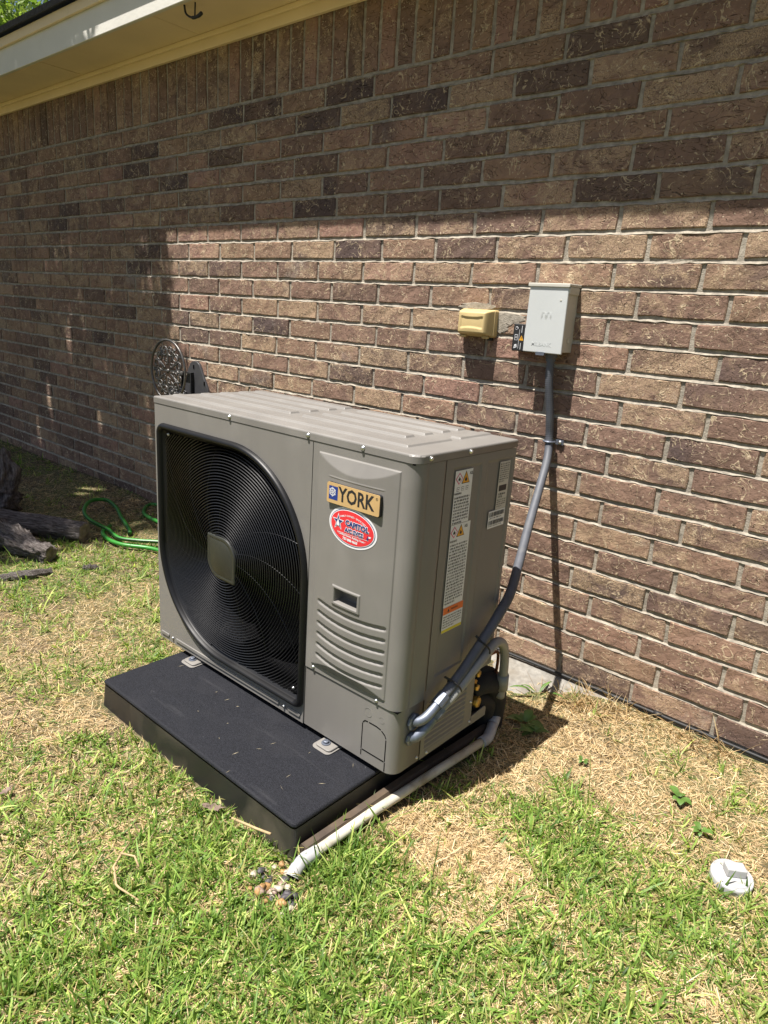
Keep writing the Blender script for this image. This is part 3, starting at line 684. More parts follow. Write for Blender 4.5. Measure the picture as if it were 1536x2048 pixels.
# screws
def screw_mesh():
    b = MB(); b.lathe([(.0062, 0), (.0062, .0012), (.0045, .0016), (.0044, .0036), (.0036, .0050), (.0012, .0054)], (0, 0, 0), (0, -1, 0), 10)
    me = bpy.data.meshes.new('screw'); me.from_pydata(b.v, [], b.f); me.materials.append(M['screw']); me.update(); me.polygons.foreach_set('use_smooth', [True]*len(me.polygons)); return me
SM = screw_mesh()
def screw(x, y, z, face, s=1.0):
    o = bpy.data.objects.new('screw', SM); COL.objects.link(o); o.parent = unit; o.location = Vector((x, y, z))-WL[unit.name]; o.scale = (s, s, s)
    if face == 'side': o.rotation_euler = (0, 0, math.pi/2)
for x in (.374, .683, .863): screw(x, -.0015, .783, 'f')
for y in (.042, .192): screw(UW+.0015, y, .784, 'side')
screw(.077, -.001, .0185, 'f', .9); screw(.624, -.001, .0185, 'f', .9); screw(.067, .004, .686, 'f', .8); screw(.654, .004, .086, 'f', .8)
screw(.732, 0, .183, 'f', .9); screw(.952, 0, .183, 'f', .9)
for y, z in ((.134, .008), (.094, .012), (.326, .012), (.322, .075)): screw(UW-.002 if y > .1 else UW-.003, y, z, 'side', .75)
screw(UW, .372, .185, 'side', .75)
# knockouts and pipe plate on the lower panel
def ringmesh(cx, cz, r, wd, y):
    b = MB(); n = 28
    V = []
    for rr, yy in ((r-wd, y+.0006), (r-wd*.5, y-.0007), (r, y+.0006)):
        V += [(cx+rr*math.cos(2*math.pi*k/n), yy, cz+rr*math.sin(2*math.pi*k/n)) for k in range(n)]
    b.add(V, [(a*n+k, a*n+(k+1) % n, (a+1)*n+(k+1) % n, (a+1)*n+k) for a in range(2) for k in range(n)]); return b
ringmesh(.9275, .138, .0130, .0022, .003).build('knockout', M['taupe'], unit, smooth=True)
ringmesh(.9715, .136, .0090, .0020, .003).build('knockout', M['taupe'], unit, smooth=True)
def slotline(P, wd=.0011):
    b = MB()
    for (x0, z0), (x1, z1) in zip(P[:-1], P[1:]):
        d = np.array([x1-x0, z1-z0]); l = np.linalg.norm(d); d /= l; nn = np.array([-d[1], d[0]])*wd
        V = [(x0+nn[0], .0022, z0+nn[1]), (x1+nn[0], .0022, z1+nn[1]), (x1-nn[0], .0022, z1-nn[1]), (x0-nn[0], .0022, z0-nn[1])]
        V += [(a, .005, c) for a, _, c in V]; b.add(V, [(0, 1, 2, 3), (0, 4, 5, 1), (1, 5, 6, 2), (2, 6, 7, 3), (3, 7, 4, 0)])
    return b.build('plate_slot', M['cavity'], unit)
slotline([(.911, .030), (.911, .102)]); slotline([(.912, .105), (.918, .1115), (.928, .1125)]); slotline([(.932, .1125), (.955, .1125), (.970, .110)]); slotline([(.973, .108), (.984, .101), (.988, .093)]); slotline([(.9885, .089), (.9885, .031)]); slotline([(.914, .0285), (.986, .0285)]); slotline([(.989, .027), (.989, .003)]); slotline([(.911, .027), (.911, .012)])
# feet
for cx in (.197, .800):
    b = MB(); b.box(cx-.030, cx+.030, .030, UD-.03, -.0195, -.0005); ft = b.build('foot', M['taupe_dark'], unit)
    b = MB(); b.prism(rrect(cx-.032, cx+.032, -.034, .034, .014, 5), lambda u, v, d: (u, v, d), -.0195, -.0165); b.build('foot_flange', M['taupe'], ft, bevel=.001)
    b = MB(); b.prism(rrect(cx-.026, cx+.028, -.026, .033, .011, 5), lambda u, v, d: (u, v, d), -.0166, -.0105); b.build('foot_tab', M['taupe'], ft, bevel=.0025)
    b = MB(); b.lathe([(.0125, 0), (.0125, .0022), (.0075, .0026), (.0075, .0075), (.0055, .0085), (.004, .0086)], (cx-.003, -.006, -.0104), (0, 0, 1), 14); b.build('bolt', M['galv'], ft)

# ------------------------------------------------------------------ lettering helpers
def text2d(s, size, bold=0.0, xs=1.0):
    cu = bpy.data.curves.new('t', 'FONT'); cu.body = s; cu.size = size; cu.offset = bold; cu.resolution_u = 2; cu.align_x = 'CENTER'; cu.align_y = 'CENTER'
    o = bpy.data.objects.new('t', cu); COL.objects.link(o); dg = bpy.context.evaluated_depsgraph_get(); me = o.evaluated_get(dg).to_mesh()
    V = [(v.co.x*xs, v.co.y) for v in me.vertices]; F = [tuple(p.vertices) for p in me.polygons]; o.evaluated_get(dg).to_mesh_clear()
    bpy.data.objects.remove(o); bpy.data.curves.remove(cu); return V, F
class Deco:
    """flat print on the cabinet: collects 2D shapes per ink in u,v and lays them in thin sheets"""
    def __init__(s, fn, parent): s.fn = fn; s.p = parent; s.lv = {}
    def add(s, ink, lvl, V, F): s.lv.setdefault((lvl, ink), MB()).add([s.fn(u, v, lvl) for u, v in V], F); return s
    def rect(s, ink, lvl, u0, u1, v0, v1): return s.add(ink, lvl, [(u0, v0), (u1, v0), (u1, v1), (u0, v1)], [(0, 1, 2, 3)])
    def poly(s, ink, lvl, P): return s.add(ink, lvl, P, [tuple(range(len(P)))])
    def ell(s, ink, lvl, cu, cv, a, b_, rot=0, n=56):
        c, q = math.cos(rot), math.sin(rot)
        V = []; F = []; m = 24
        for i in range(m+1):
            t = -math.cos(math.pi*i/m); h = math.sqrt(max(0, 1-t*t))
            for e in (-1, 1): V.append((cu+a*t*c-b_*h*e*q, cv+a*t*q+b_*h*e*c))
        F = [(2*i, 2*i+2, 2*i+3, 2*i+1) for i in range(m)]
        return s.add(ink, lvl, V, F)
    def text(s, ink, lvl, st, cu, cv, size, bold=0, xs=1, rot=0, bend=0):
        V, F = text2d(st, size, bold, xs); c, q = math.cos(rot), math.sin(rot); W = []
        for u, v in V:
            if bend: a = u/bend; u, v = (bend+v)*math.sin(a), (bend+v)*math.cos(a)-bend
            W.append((cu+u*c-v*q, cv+u*q+v*c))
        return s.add(ink, lvl, W, F)
    def lines(s, ink, lvl, u0, u1, v1, n, pitch, h, last=.6, r=random.Random(3)):     # rows of unreadable small print
        for k in range(n):
            u = u0; end = u1 if k < n-1 else u0+(u1-u0)*last; v = v1-k*pitch
            while u < end-.002:
                wl = r.uniform(.003, .011); wl = min(wl, end-u)
                for j in range(max(1, int(wl/.0016))):
                    a = u+j*.0016; s.rect(ink, lvl, a, a+.0011, v-h+(r.random() < .25)*h*.25, v-(r.random() < .3)*h*.25)
                u += wl+.0014
        return s
    def done(s, names={}):
        for (lvl, ink), mb in sorted(s.lv.items(), key=lambda t: t[0][0]): mb.build(names.get(ink, 'print'), M[ink], s.p)

# nameplate
NX, NZ = .0130, .0045
b = MB(); b.prism(rrect(.7585+NX, .9255+NX, .6355+NZ, .6865+NZ, .006, 5), FR, -.0168, -.008); plate_edge = b.build('nameplate', M['black'], unit, bevel=.001)
b = MB(); b.prism(rrect(.7590+NX, .9240+NX, .6372+NZ, .6862+NZ, .005, 5), FR, -.0180, -.0169); b.build('plate_face', M['gold'], plate_edge)
D = Deco(lambda u, v, l: (u+NX, -.0182-.0003*l, v+NZ), plate_edge)
D.rect('plateblue', 0, .7655, .7945, .6460, .6785)
cx, cz = .7775, .6645
for k in range(6):
    a = math.pi/6+k*math.pi/3; ca, sa = math.cos(a), math.sin(a)
    def seg(x0, y0, x1, y1, wd=.0010):
        d = math.atan2(y1-y0, x1-x0); nx, ny = -math.sin(d)*wd, math.cos(d)*wd
        f = lambda x, y: (cx+(x*ca-y*sa), cz+(x*sa+y*ca)); D.poly('white', 1, [f(x0+nx, y0+ny), f(x0-nx, y0-ny), f(x1-nx, y1-ny), f(x1+nx, y1+ny)])
    seg(0, 0, .0115, 0); seg(.0055, 0, .0090, .0040); seg(.0055, 0, .0090, -.0040)
D.text('ink', 0, 'YORK', .8525, .6617, .0475, .0013, .86); D.text('ink', 0, '\u00ae', .9155, .676, .0095)
D.done({'ink': 'lettering', 'plateblue': 'logo_field', 'white': 'snowflake'})
# oval company sticker
st_c = (.8415, .5905); ro = math.radians(-3)
sty = lambda u, v, l: (u+.0120, serv_y(u+.0120, v+.004)-.0007-.00035*l, v+.004)
D = Deco(sty, unit)
D.ell('white', 0, *st_c, .0765, .0475, ro); D.done({'white': 'sticker'})
stk = [o for o in unit.children if o.name.startswith('sticker')][0]
D = Deco(sty, stk); S = lambda u, v: (st_c[0]+u*math.cos(ro)-v*math.sin(ro), st_c[1]+u*math.sin(ro)+v*math.cos(ro))
D.ell('blue', 1, *st_c, .0715, .0428, ro); D.ell('white', 2, *st_c, .0698, .0412, ro); D.ell('rred', 3, *st_c, .0678, .0393, ro)
def star(ink, lvl, c, r, k=.40):
    D.poly(ink, lvl, [(c[0]+(r if i % 2 == 0 else r*k)*math.sin(i*math.pi/5), c[1]+(r if i % 2 == 0 else r*k)*math.cos(i*math.pi/5)*1.06) for i in range(10)])
sc = S(-.043, .004); star('white', 4, sc, .0205); star('blue', 5, sc, .0160)
D.poly('white', 6, [(sc[0]-.0055, sc[1]-.009), (sc[0]+.0055, sc[1]-.009), (sc[0]+.0045, sc[1]-.002), (sc[0]+.002, sc[1]+.003), (sc[0], sc[1]+.009), (sc[0]-.002, sc[1]+.003), (sc[0]-.0045, sc[1]-.002)])
for st, u, v, sz, bo, xs_ in (('CAPITOL', .017, .0095, .0172, .0008, 1.02), ('A/C SVCS', .010, -.0075, .0135, .0006, 1.0)):
    D.text('white', 5, st, *S(u, v), sz, bo+.0011, xs_, ro); D.text('blue', 6, st, *S(u, v), sz, bo, xs_, ro)
D.text('white', 4, 'FAMILY OWNED \u2022 SINCE 2007', *S(.002, .0275), .0062, .0001, 1, ro, .09)

for k in range(10): D.rect('white', 4, st_c[0]-.046+.01*k, st_c[0]-.036+.01*k, st_c[1]-.0172, st_c[1]-.0164)
D.text('white', 4, '\u2022 Cooling Homes, Building Trust \u2022', *S(.002, -.0212), .0068, .0002, .95, ro); D.text('white', 4, '737-888-4663', *S(.0, -.0305), .0086, .0004, .98, ro)
tx = S(.053, -.0075); D.poly('blue', 5, [(tx[0]-.006, tx[1]-.001), (tx[0]-.002, tx[1]-.001), (tx[0]-.002, tx[1]+.005), (tx[0]+.001, tx[1]+.005), (tx[0]+.001, tx[1]-.005), (tx[0]-.002, tx[1]-.006)]); D.poly('white', 5, [(tx[0]+.0012, tx[1]), (tx[0]+.007, tx[1]), (tx[0]+.008, tx[1]+.004), (tx[0]+.0012, tx[1]+.004)])
D.done({'white': 'white_print', 'blue': 'navy_print', 'rred': 'red_field'})
# side labels (u = y, v = z)
SIDE = lambda u, v, l: (UW+.0004+.0003*l, u, v)
def label(name, u0, u1, v0, v1, base):
    D = Deco(SIDE, unit); D.rect(base, 0, u0, u1, v0, v1); D.done({base: name}); o = [c for c in unit.children if c.name.split('.')[0] == name][-1]; return Deco(SIDE, o)
def flame(D, u, v, s):
    D.poly('ink', 3, [(u+s*a, v+s*c) for a, c in ((-.35, -.5), (.35, -.5), (.5, -.1), (.3, .2), (.15, .05), (.0, .6), (-.3, .1), (-.5, -.15))])
def hazard(D, u, v):
    r = .0145; D.poly('pink', 1, [(u, v+r), (u-r, v), (u, v-r), (u+r, v)]); r = .0112; D.poly('white', 2, [(u, v+r), (u-r, v), (u, v-r), (u+r, v)]); flame(D, u, v, .0095)
    c = u+.0265; D.poly('ink', 1, [(c-.0165, v-.0135), (c+.0165, v-.0135), (c, v+.0165)]); D.poly('amber', 2, [(c-.0138, v-.0118), (c+.0138, v-.0118), (c, v+.0130)]); flame(D, c, v-.003, .0100)
    D.text('ink', 1, 'A2L', c+.0215, v+.0085, .0098, .0003, .85)
L1 = label('warning_label', .142, .212, .6135, .7425, 'white'); hazard(L1, .158, .7235)
for u in (.157, .175, .193): L1.rect('ink', 1, u-.005, u+.005, .6935, .7030); L1.rect('white', 2, u-.0042, u+.0042, .6943, .7022); L1.rect('ink', 3, u-.0025, u+.0025, .6975, .6988)
L1.text('ink', 1, 'WARNING', .1575, .6875, .0070, .0002, .85); L1.lines('ink', 1, .146, .208, .6800, 9, .0076, .0048); L1.done()
L2 = label('warning_label', .143, .2235, .4045, .6125, 'white'); hazard(L2, .158, .5940)
L2.text('ink', 1, 'WARNING', .1585, .5715, .0070, .0002, .85); L2.lines('ink', 1, .147, .219, .5640, 20, .0078, .0048); L2.done()
L3 = label('caution_label', .144, .2280, .3365, .4040, 'white'); L3.rect('orange', 1, .1445, .2275, .3850, .4035); L3.rect('lemon', 1, .1445, .2275, .3370, .3445); L3.poly('ink', 2, [(.162, .390), (.170, .390), (.166, .3985)]); L3.text('ink', 2, 'WARNING', .190, .3945, .0070, .0001, .85)
L3.lines('ink', 1, .148, .224, .3800, 5, .0068, .0036); L3.done()
L4 = label('rating_label', .331, .379, .6195, .7425, 'paper'); L4.lines('ink', 1, .334, .376, .738, 9, .0056, .0028); L4.rect('ink', 1, .337, .372, .667, .682); L4.lines('ink', 1, .338, .370, .6615, 2, .007, .005); L4.lines('ink', 1, .334, .376, .6455, 4, .0056, .0028); L4.done()
L5 = label('barcode_label', .3025, .3790, .5735, .6190, 'white')
for v0, v1 in ((.6035, .6155), (.5825, .5935)):
    u = .306; rb_ = random.Random(5)
    while u < .375:
        wd = rb_.choice((.0006, .0006, .0012, .0018)); L5.rect('ink', 1, u, u+wd, v0, v1); u += wd+rb_.choice((.0006, .0009, .0014))
L5.lines('ink', 1, .308, .372, .6010, 1, .005, .0026, .9); L5.lines('ink', 1, .308, .372, .5805, 1, .005, .0026, .9); L5.done()

# ------------------------------------------------------------------ pad
pad = empty('equipment_pad', (.53, .1, -.115), 'black textured plastic pad lying under the heat pump', 'pad')
b = MB(); b.prism(rrect(.108, .957, -.258, .46, .012, 4), lambda u, v, d: (u, v, d), -.034, -.020); b.build('pad_top', M['pad'], pad, bevel=.009, seg=4)
P0 = rrect(.1095, .9555, -.2565, .4585, .011, 4); P1 = rrect(.103, .962, -.263, .465, .013, 4); n = len(P0)
b = MB(); b.add([(x, y, -.0345) for x, y in P0]+[(x, y, -.118) for x, y in P1], [((i+1) % n, i, n+i, n+(i+1) % n) for i in range(n)]); b.build('pad_skirt', M['pad_side'], pad, smooth=False)
cr_ = np.random.default_rng(5); b = MB()
for k in range(16):
    x_, y_ = cr_.uniform(.12, .95), cr_.uniform(-.25, -.01); a_ = cr_.uniform(0, 3.14); l_ = cr_.uniform(.003, .011); w_ = cr_.uniform(.0005, .0011); dx, dy = math.cos(a_), math.sin(a_)
    b.add([(x_-dx*l_, y_-dy*l_, -.0194), (x_-dy*w_, y_+dx*w_, -.0188), (x_+dx*l_, y_+dy*l_, -.0185), (x_+dy*w_, y_-dx*w_, -.0192)], [(0, 3, 2, 1)])
M['clip'] = simple('dry_clippings', (.22, .19, .13), .8, 0, .3, 90); cl_ = b.build('clippings', M['clip'], pad); cl_['kind'] = 'stuff'
# weathered board between pad and pipe
b = MB(); P = [(.964, -.075), (.968, -.068), (.984, -.070), (.987, -.078), (.989, -.125), (.964, -.125)]
yy = np.linspace(-.245, .50, 16); V = [(x+.018*t+.0015*math.sin(9*t), y, z+.003*math.sin(5*t)) for t, y in zip(np.linspace(0, 1, 16), yy) for x, z in P]
n = len(P); b.add(V, [(i*n+k, i*n+(k+1) % n, (i+1)*n+(k+1) % n, (i+1)*n+k) for i in range(15) for k in range(n)]+[tuple(range(n)), tuple(15*n+k for k in range(n))[::-1]])
o = b.build('edging_board', M['board']); tag(o, 'dark brown weathered edging board between the black pad and the drain pipe', 'board')

# ------------------------------------------------------------------ PVC drain
pv = empty('drain_pipe', (1.0, .1, -.1), 'cream plastic drain pipe with white elbows lying along the pad', 'pipe')
b = MB(); b.tube([(.994, -.235, -.086), (1.001, -.05, -.082), (1.016, .20, -.080), (1.030, .405, -.078)], .0120, 16); b.build('pipe', M['pvc'], pv, smooth=True)
b = MB(); b.tube(catmull([(1.029, .388, -.078), (1.0305, .415, -.078), (1.024, .440, -.074), (1.013, .470, -.067)], 5), .0160, 18); b.build('elbow', M['pvc_white'], pv, smooth=True)
b = MB(); b.tube(catmull([(1.0125, .4715, -.0668), (1.004, .497, -.060), (.993, .520, -.057), (.985, .533, -.056)], 5), .0157, 18); b.build('elbow', M['pvc_white'], pv, smooth=True)
b = MB(); b.tube([(.9848, .5333, -.056), (.982, .538, -.056)], .0145, 18); b.build('primer_ring', M['primer'], pv, smooth=True)
b = MB(); b.tube([(.9818, .5383, -.056), (.972, .556, -.056)], .0158, 18); b.build('stub', M['pvc_white'], pv, smooth=True)
P = catmull([(.9945, -.222, -.088), (.993, -.246, -.087), (.992, -.264, -.089), (.994, -.282, -.096), (.998, -.296, -.105)], 5)
b = MB(); b.tube(P, .0158, 18, cap=False); e1 = b.build('end_elbow', M['pvc_white'], pv, smooth=True)
b = MB(); b.tube(P[3:], .0128, 18, cap=True); b.build('mouth', M['cavity'], e1, smooth=True)

# ------------------------------------------------------------------ refrigerant lines and valves
ls = empty('line_set', (1.0, .45, -.1), 'black insulated refrigerant lines with brass valves at the unit back corner', 'pipes')
def tubeo(name, P, r, m, parent, n=14, k=8): bb = MB(); bb.tube(catmull(P, k), r, n); return bb.build(name, m, parent, smooth=True)
tubeo('insulated_line', [(.985, .365, .085), (1.000, .405, .092), (1.008, .45, .078), (1.000, .492, .020), (.985, .515, -.06), (.975, .53, -.13)], .031, M['rubber'], ls)
tubeo('insulated_line', [(.975, .37, .03), (.985, .41, .030), (.990, .455, .005), (.975, .48, -.05), (.965, .49, -.13)], .028, M['rubber'], ls)
tubeo('insulated_line', [(.960, .375, .125), (.985, .42, .120), (.995, .475, .085), (.985, .52, .0), (.95, .55, -.12)], .018, M['rubber'], ls)
for c, r in (((UW-.012, .348, .150), .011), ((UW-.010, .345, .110), .010), ((UW-.006, .350, .064), .0155)):
    b = MB(); b.lathe([(r*.55, -.03), (r*.55, -.006), (r*.7, -.006), (r, -.004), (r, .010), (r*.85, .013), (r*.3, .0135)], c, (1, .15, 0), 6 if r < .015 else 18); b.build('brass_valve', M['brass'], ls, smooth=False)
    b = MB(); b.lathe([(r*.8, 0), (r*.8, .02)], (c[0]-.012, c[1]+.006, c[2]-.001), (0, 1, 0), 8); b.build('valve_stem', M['brass'], ls)
tubeo('copper_line', [(1.020, .265, .205), (1.028, .33, .205), (1.032, .385, .205), (1.028, .42, .195), (1.018, .445, .150), (1.01, .455, .10)], .0045, M['copper'], ls, 8)

# ------------------------------------------------------------------ electrical: disconnect box, whip conduit, control conduit, surge module, outlet cover
T = .070; BX0, BX1 = .736, .871
dis = empty('disconnect_box', (.803, YW-.035, .985), 'pale grey electrical disconnect box mounted on the brick wall', 'electrical box')
b = MB(); b.box(BX0+.004, BX1-.003, YW-.060, YW+.006, .996, 1.188); bb_ = b.build('enclosure', M['box_side'], dis, bevel=.002)
b = MB(); P = [(BX0, .990), (BX1, .9895), (BX1-.002, 1.190), (BX0+.001, 1.190)]; b.prism(P, FR, YW-T, YW-.0605)
door = b.build('door', M['box'], dis, bevel=.003)
b = MB(); b.prism([(YW-T-.004, 1.1870), (YW-T-.004, 1.1985), (YW+.004, 1.1995), (YW+.004, 1.1905), (YW-T, 1.1905)], lambda u, v, d: (d, u, v), BX0-.004, BX1+.003); b.build('hood', M['box_side'], dis, bevel=.002)
b = MB(); b.prism(rrect(YW-.068, YW-.004, 1.168, 1.1895, .006, 4), lambda u, v, d: (d, u, v), BX1-.0025, BX1+.0022); b.build('hinge_ear', M['box_side'], dis, bevel=.001)
b = MB(); b.prism(rrect(BX0+.050, BX0+.080, .983, .993, .003, 3), FR, YW-T-.005, YW-T+.001); b.build('latch', M['galv'], dis)
b = MB(); b.lathe([(.0105, 0), (.0105, .0008), (.0096, .0012), (.009, .0004)], (BX1-.003, YW-.030, 1.032), (1, 0, 0), 20); b.build('knockout', M['box_side'], dis, smooth=True)
b = MB(); b.lathe([(.0030, 0), (.0030, .001), (.001, .0012)], (.848, YW-T, 1.150), (0, -1, 0), 12); b.build('rivet', M['box_side'], door)
for cx in (.797, .814):                                           # embossed arches on the door
    for rr, z0 in ((.0082, 1.092), (.0050, 1.096)):
        A = [(cx-rr, YW-T, z0)]+[(cx+rr*math.cos(a), YW-T, 1.106+rr*math.sin(a)) for a in np.linspace(math.pi, 0, 9)]+[(cx+rr, YW-T, z0)]
        b = MB(); b.tube(A, .0005, 6); b.build('embossing', M['box'], door, smooth=True)
V, F = text2d('MILBANK', .0165, .0004, 1.0); n = len(V)
b = MB(); b.add([(.799+u, YW-T-.0016, 1.016+v) for u, v in V]+[(.799+u, YW-T+.0004, 1.016+v) for u, v in V], F)
import bmesh as _bm
def solid_text(name, st, size, bold, fn, d0, d1, m, parent):
    V, F = text2d(st, size, bold); bm = _bm.new(); vv = [bm.verts.new((u, v, 0)) for u, v in V]
    for f in F: bm.faces.new([vv[i] for i in f])
    _bm.ops.remove_doubles(bm, verts=bm.verts, dist=1e-6); r = _bm.ops.extrude_face_region(bm, geom=bm.faces[:]); 
    for e in r['geom']:
        if isinstance(e, _bm.types.BMVert): e.co.z = 1
    bm.verts.index_update(); mb = MB(); mb.add([fn(v.co.x, v.co.y, d0+(d1-d0)*v.co.z) for v in bm.verts], [tuple(v.index for v in f.verts) for f in bm.faces]); return mb.build(name, m, parent)
solid_text('embossed_lettering', 'MILBANK', .0165, .0003, lambda u, v, d: (.799+u, d, 1.016+v), YW-T-.0006, YW-T+.0005, M['box'], door)
# surge module on its left flank
sg = empty('surge_module', (.706, YW-.03, .985), 'small black module with printed icons beside the disconnect box', 'module')
b = MB(); b.box(.680, BX0-.0005, YW-.046, YW+.004, .988, 1.0735); b.build('module_body', M['black'], sg, bevel=.003)
D = Deco(lambda u, v, l: (u, YW-.0464-.0003*l, v), sg)
D.text('white', 0, '\u2731', .692, 1.058, .012, .0003); D.ell('white', 0, .693, 1.060, .0050, .0050, 0, 8); D.ell('ink', 1, .693, 1.060, .0030, .0030, 0, 8)
D.rect('white', 0, .688, .699, 1.022, 1.040); D.rect('ink', 1, .6892, .6978, 1.0235, 1.0385); D.rect('white', 2, .6925, .6945, 1.028, 1.034)
D.poly('white', 0, [(.688, .996), (.699, 1.000), (.697, 1.010), (.690, 1.008)]); D.poly('ink', 1, [(.6905, 1.0), (.696, 1.002), (.694, 1.006)])
D.poly('amber', 0, [(.705, 1.022), (.721, 1.022), (.713, 1.038)]); D.rect('ink', 1, .7122, .7138, 1.026, 1.033)
D.rect('white', 0, .7035, .7045, .996, 1.056); D.rect('white', 0, .7115, .7130, 1.046, 1.068); D.rect('white', 0, .7115, .7130, .994, 1.014)
D.rect('white', 0, .7235, .7255, 1.014, 1.062); D.rect('white', 0, .7285, .7298, .998, 1.056)
D.done({'white': 'white_print', 'ink': 'icon_fill', 'amber': 'warning_triangle'})
# outlet cover
oc = empty('outlet_cover', (.52, YW-.03, 1.02), 'yellowed plastic weatherproof outlet cover on the brick wall', 'outlet cover')
b = MB(); b.prism(rrect(.452, .590, 1.022, 1.112, .008, 4), FR, YW-.022, YW+.006); b.build('base_plate', M['yellow'], oc, bevel=.003)
def dome_shape():
    us = np.linspace(-1, 1, 40); vs2 = np.linspace(-1, 1, 30)
    def f(u, v):
        au = abs(u)**3.2; av = abs(v)**3.2
        edge = max(0, 1-max(abs(u), abs(v))); rim = sm(0, .20, edge)
        # bulging front with scooped central panel between two arcs
        arc = .58-.20*(1-u*u); inside_ = sm(arc+.05, arc-.05, abs(v)) if abs(u) < .92 else 0
        sx = sm(.72, .66, abs(u-.02)); y = YW-.0225-.036*(rim**.55)-.004*(1-u*u)*(1-v*v)+.0035*inside_*sx
        return (.5215+.0655*u*(1-.04*rim), y, 1.0675+.0425*v*(1-.05*rim))
    grid('dome_cover', us, vs2, f, M['yellow'], oc)
dome_shape()
for x in (.475, .565):
    b = MB(); b.lathe([(.005, -.012), (.005, .012)], (x, YW-.030, 1.022), (1, 0, 0), 10); b.build('hinge', M['yellow'], oc, smooth=True)
for x in (.462, .580):
    b = MB(); b.lathe([(.0038, 0), (.0038, .0012), (.002, .002)], (x, YW-.022, 1.1055), (0, -1, 0), 10); b.build('cover_screw', M['screw'], oc)
b = MB(); b.box(.566, .582, YW-.020, YW-.006, 1.012, 1.0215); b.build('cord_slot', M['black'], oc)
# whip conduit (corrugated)
wc = empty('conduit', (.9, .5, .1), 'dark grey ribbed conduit from disconnect box down to the unit side', 'conduit')
def corr(P, r, name, m, parent, rib=.0009, pitch=.0062):
    Q = catmull(P, 24); d = [0]
    for a, b_ in zip(Q[:-1], Q[1:]): d.append(d[-1]+np.linalg.norm(b_-a))
    n = int(d[-1]/(pitch/2)); s = np.linspace(0, d[-1], n); Q = np.array(Q); P2 = np.stack([np.interp(s, d, Q[:, i]) for i in range(3)], 1)
    b = MB(); b.tube(P2, [r+(rib if i % 2 else -rib) for i in range(n)], 14); return b.build(name, m, parent, smooth=True)
yc = YW-.036
corr([(.8215, yc, .975), (.826, yc, .90), (.838, YW-.026, .80), (.8455, YW-.021, .715), (.862, YW-.050, .655), (.885, .815, .575), (.925, .70, .480), (.975, .575, .405), (1.025, .455, .362), (1.052, .36, .338), (1.056, .29, .290), (1.056, .20, .226), (1.052, .125, .178)], .0128, 'ribbed_conduit', M['conduit'], wc, rib=.0011)
b = MB(); b.lathe([(.020, 0), (.020, .012), (.016, .014), (.016, .024)], (.8215, yc, .990), (0, 0, -1), 8); b.build('box_connector', M['conduit'], wc)
fit = [(1.053, .132, .184), (1.049, .100, .160), (1.044, .078, .145), (1.034, .066, .136), (UW, .063, .131)]
b = MB(); b.tube(catmull(fit, 5), .0126, 14); b.build('elbow_fitting', M['galv'], wc, smooth=True)
b = MB(); b.tube([(1.0535, .138, .188), (1.0505, .112, .169)], .0160, 8); b.build('compression_nut', M['galv'], wc)
b = MB(); b.lathe([(.0225, 0), (.0225, .006), (.018, .008)], (UW-.001, .062, .131), (1, 0, 0), 8); b.build('lock_ring', M['galv'], wc)
b = MB()                                                           # one-hole strap at the wall
b.tube([(.8455+.0175*math.cos(a), YW-.021-.0175*math.sin(a), .712) for a in np.linspace(-.35, math.pi+.35, 14)], .0035, 6); b.obox((.876, YW-.006, .712), (1, 0, 0), (0, 1, 0), (0, 0, 1), .014, .0018, .008); strap = b.build('pipe_strap', M['galv'], wc)
b = MB(); b.lathe([(.006, 0), (.006, .003), (.003, .005)], (.878, YW-.0078, .712), (0, -1, 0), 10); b.build('strap_screw', M['screw'], strap)
cc = empty('control_conduit', (1.05, .3, 0), 'light grey smooth conduit arching beside the dark conduit to the lines', 'conduit')
cpath = [(1.048, .112, .142), (1.060, .165, .178), (1.066, .235, .222), (1.064, .30, .250), (1.058, .352, .259), (1.052, .398, .237), (1.046, .428, .190), (1.040, .446, .120), (1.030, .462, .04)]
b = MB(); b.tube(catmull(cpath, 8), .0128, 14); b.build('smooth_conduit', M['cable'], cc, smooth=True)
b = MB(); b.tube(catmull([(1.048, .112, .142), (1.043, .085, .115), (1.034, .066, .096), (UW, .059, .087)], 5), .0138, 14); b.build('elbow_fitting', M['galv'], cc, smooth=True)
b = MB(); b.tube([(1.053, .130, .155), (1.0475, .106, .137)], .0165, 8); b.build('compression_nut', M['galv'], cc)
b = MB(); b.lathe([(.019, 0), (.019, .005), (.015, .007)], (UW-.001, .058, .086), (1, 0, 0), 8); b.build('lock_ring', M['galv'], cc)
b = MB(); b.tube([(1.040, .446, .120), (1.036, .456, .070)], .0165, 12); b.build('coupling', M['cable'], cc, smooth=True)
def ziptie(c, d, tail, lab):
    c = np.array(c); d = np.array(d)/np.linalg.norm(d); u = np.cross(d, (1, 0, 0)); u /= np.linalg.norm(u); v = np.cross(d, u)
    t = empty('cable_tie', tuple(c-np.array((0, 0, .03))), lab, 'cable tie')
    b = MB(); b.tube([c+u*.026*math.cos(a)+v*.0185*math.sin(a) for a in np.linspace(0, 2*math.pi, 24, endpoint=False)], .0023, 6, closed=True); b.build('loop', M['black'], t, smooth=True)
    b = MB(); b.tube([c+u*.026*tail[0]+v*.0185*tail[1], c+np.array(tail[2])], .0030, 6); b.build('tail', M['black'], t)
ziptie((1.058, .172, .200), (0, .09, .066), (-1, 0, (-.012, -.030, .032)), 'black cable tie nearer the fittings around both conduits')
ziptie((1.061, .285, .2675), (0, .09, .062), (-1, 0, (-.016, -.018, .034)), 'black cable tie higher up where the two conduits part')
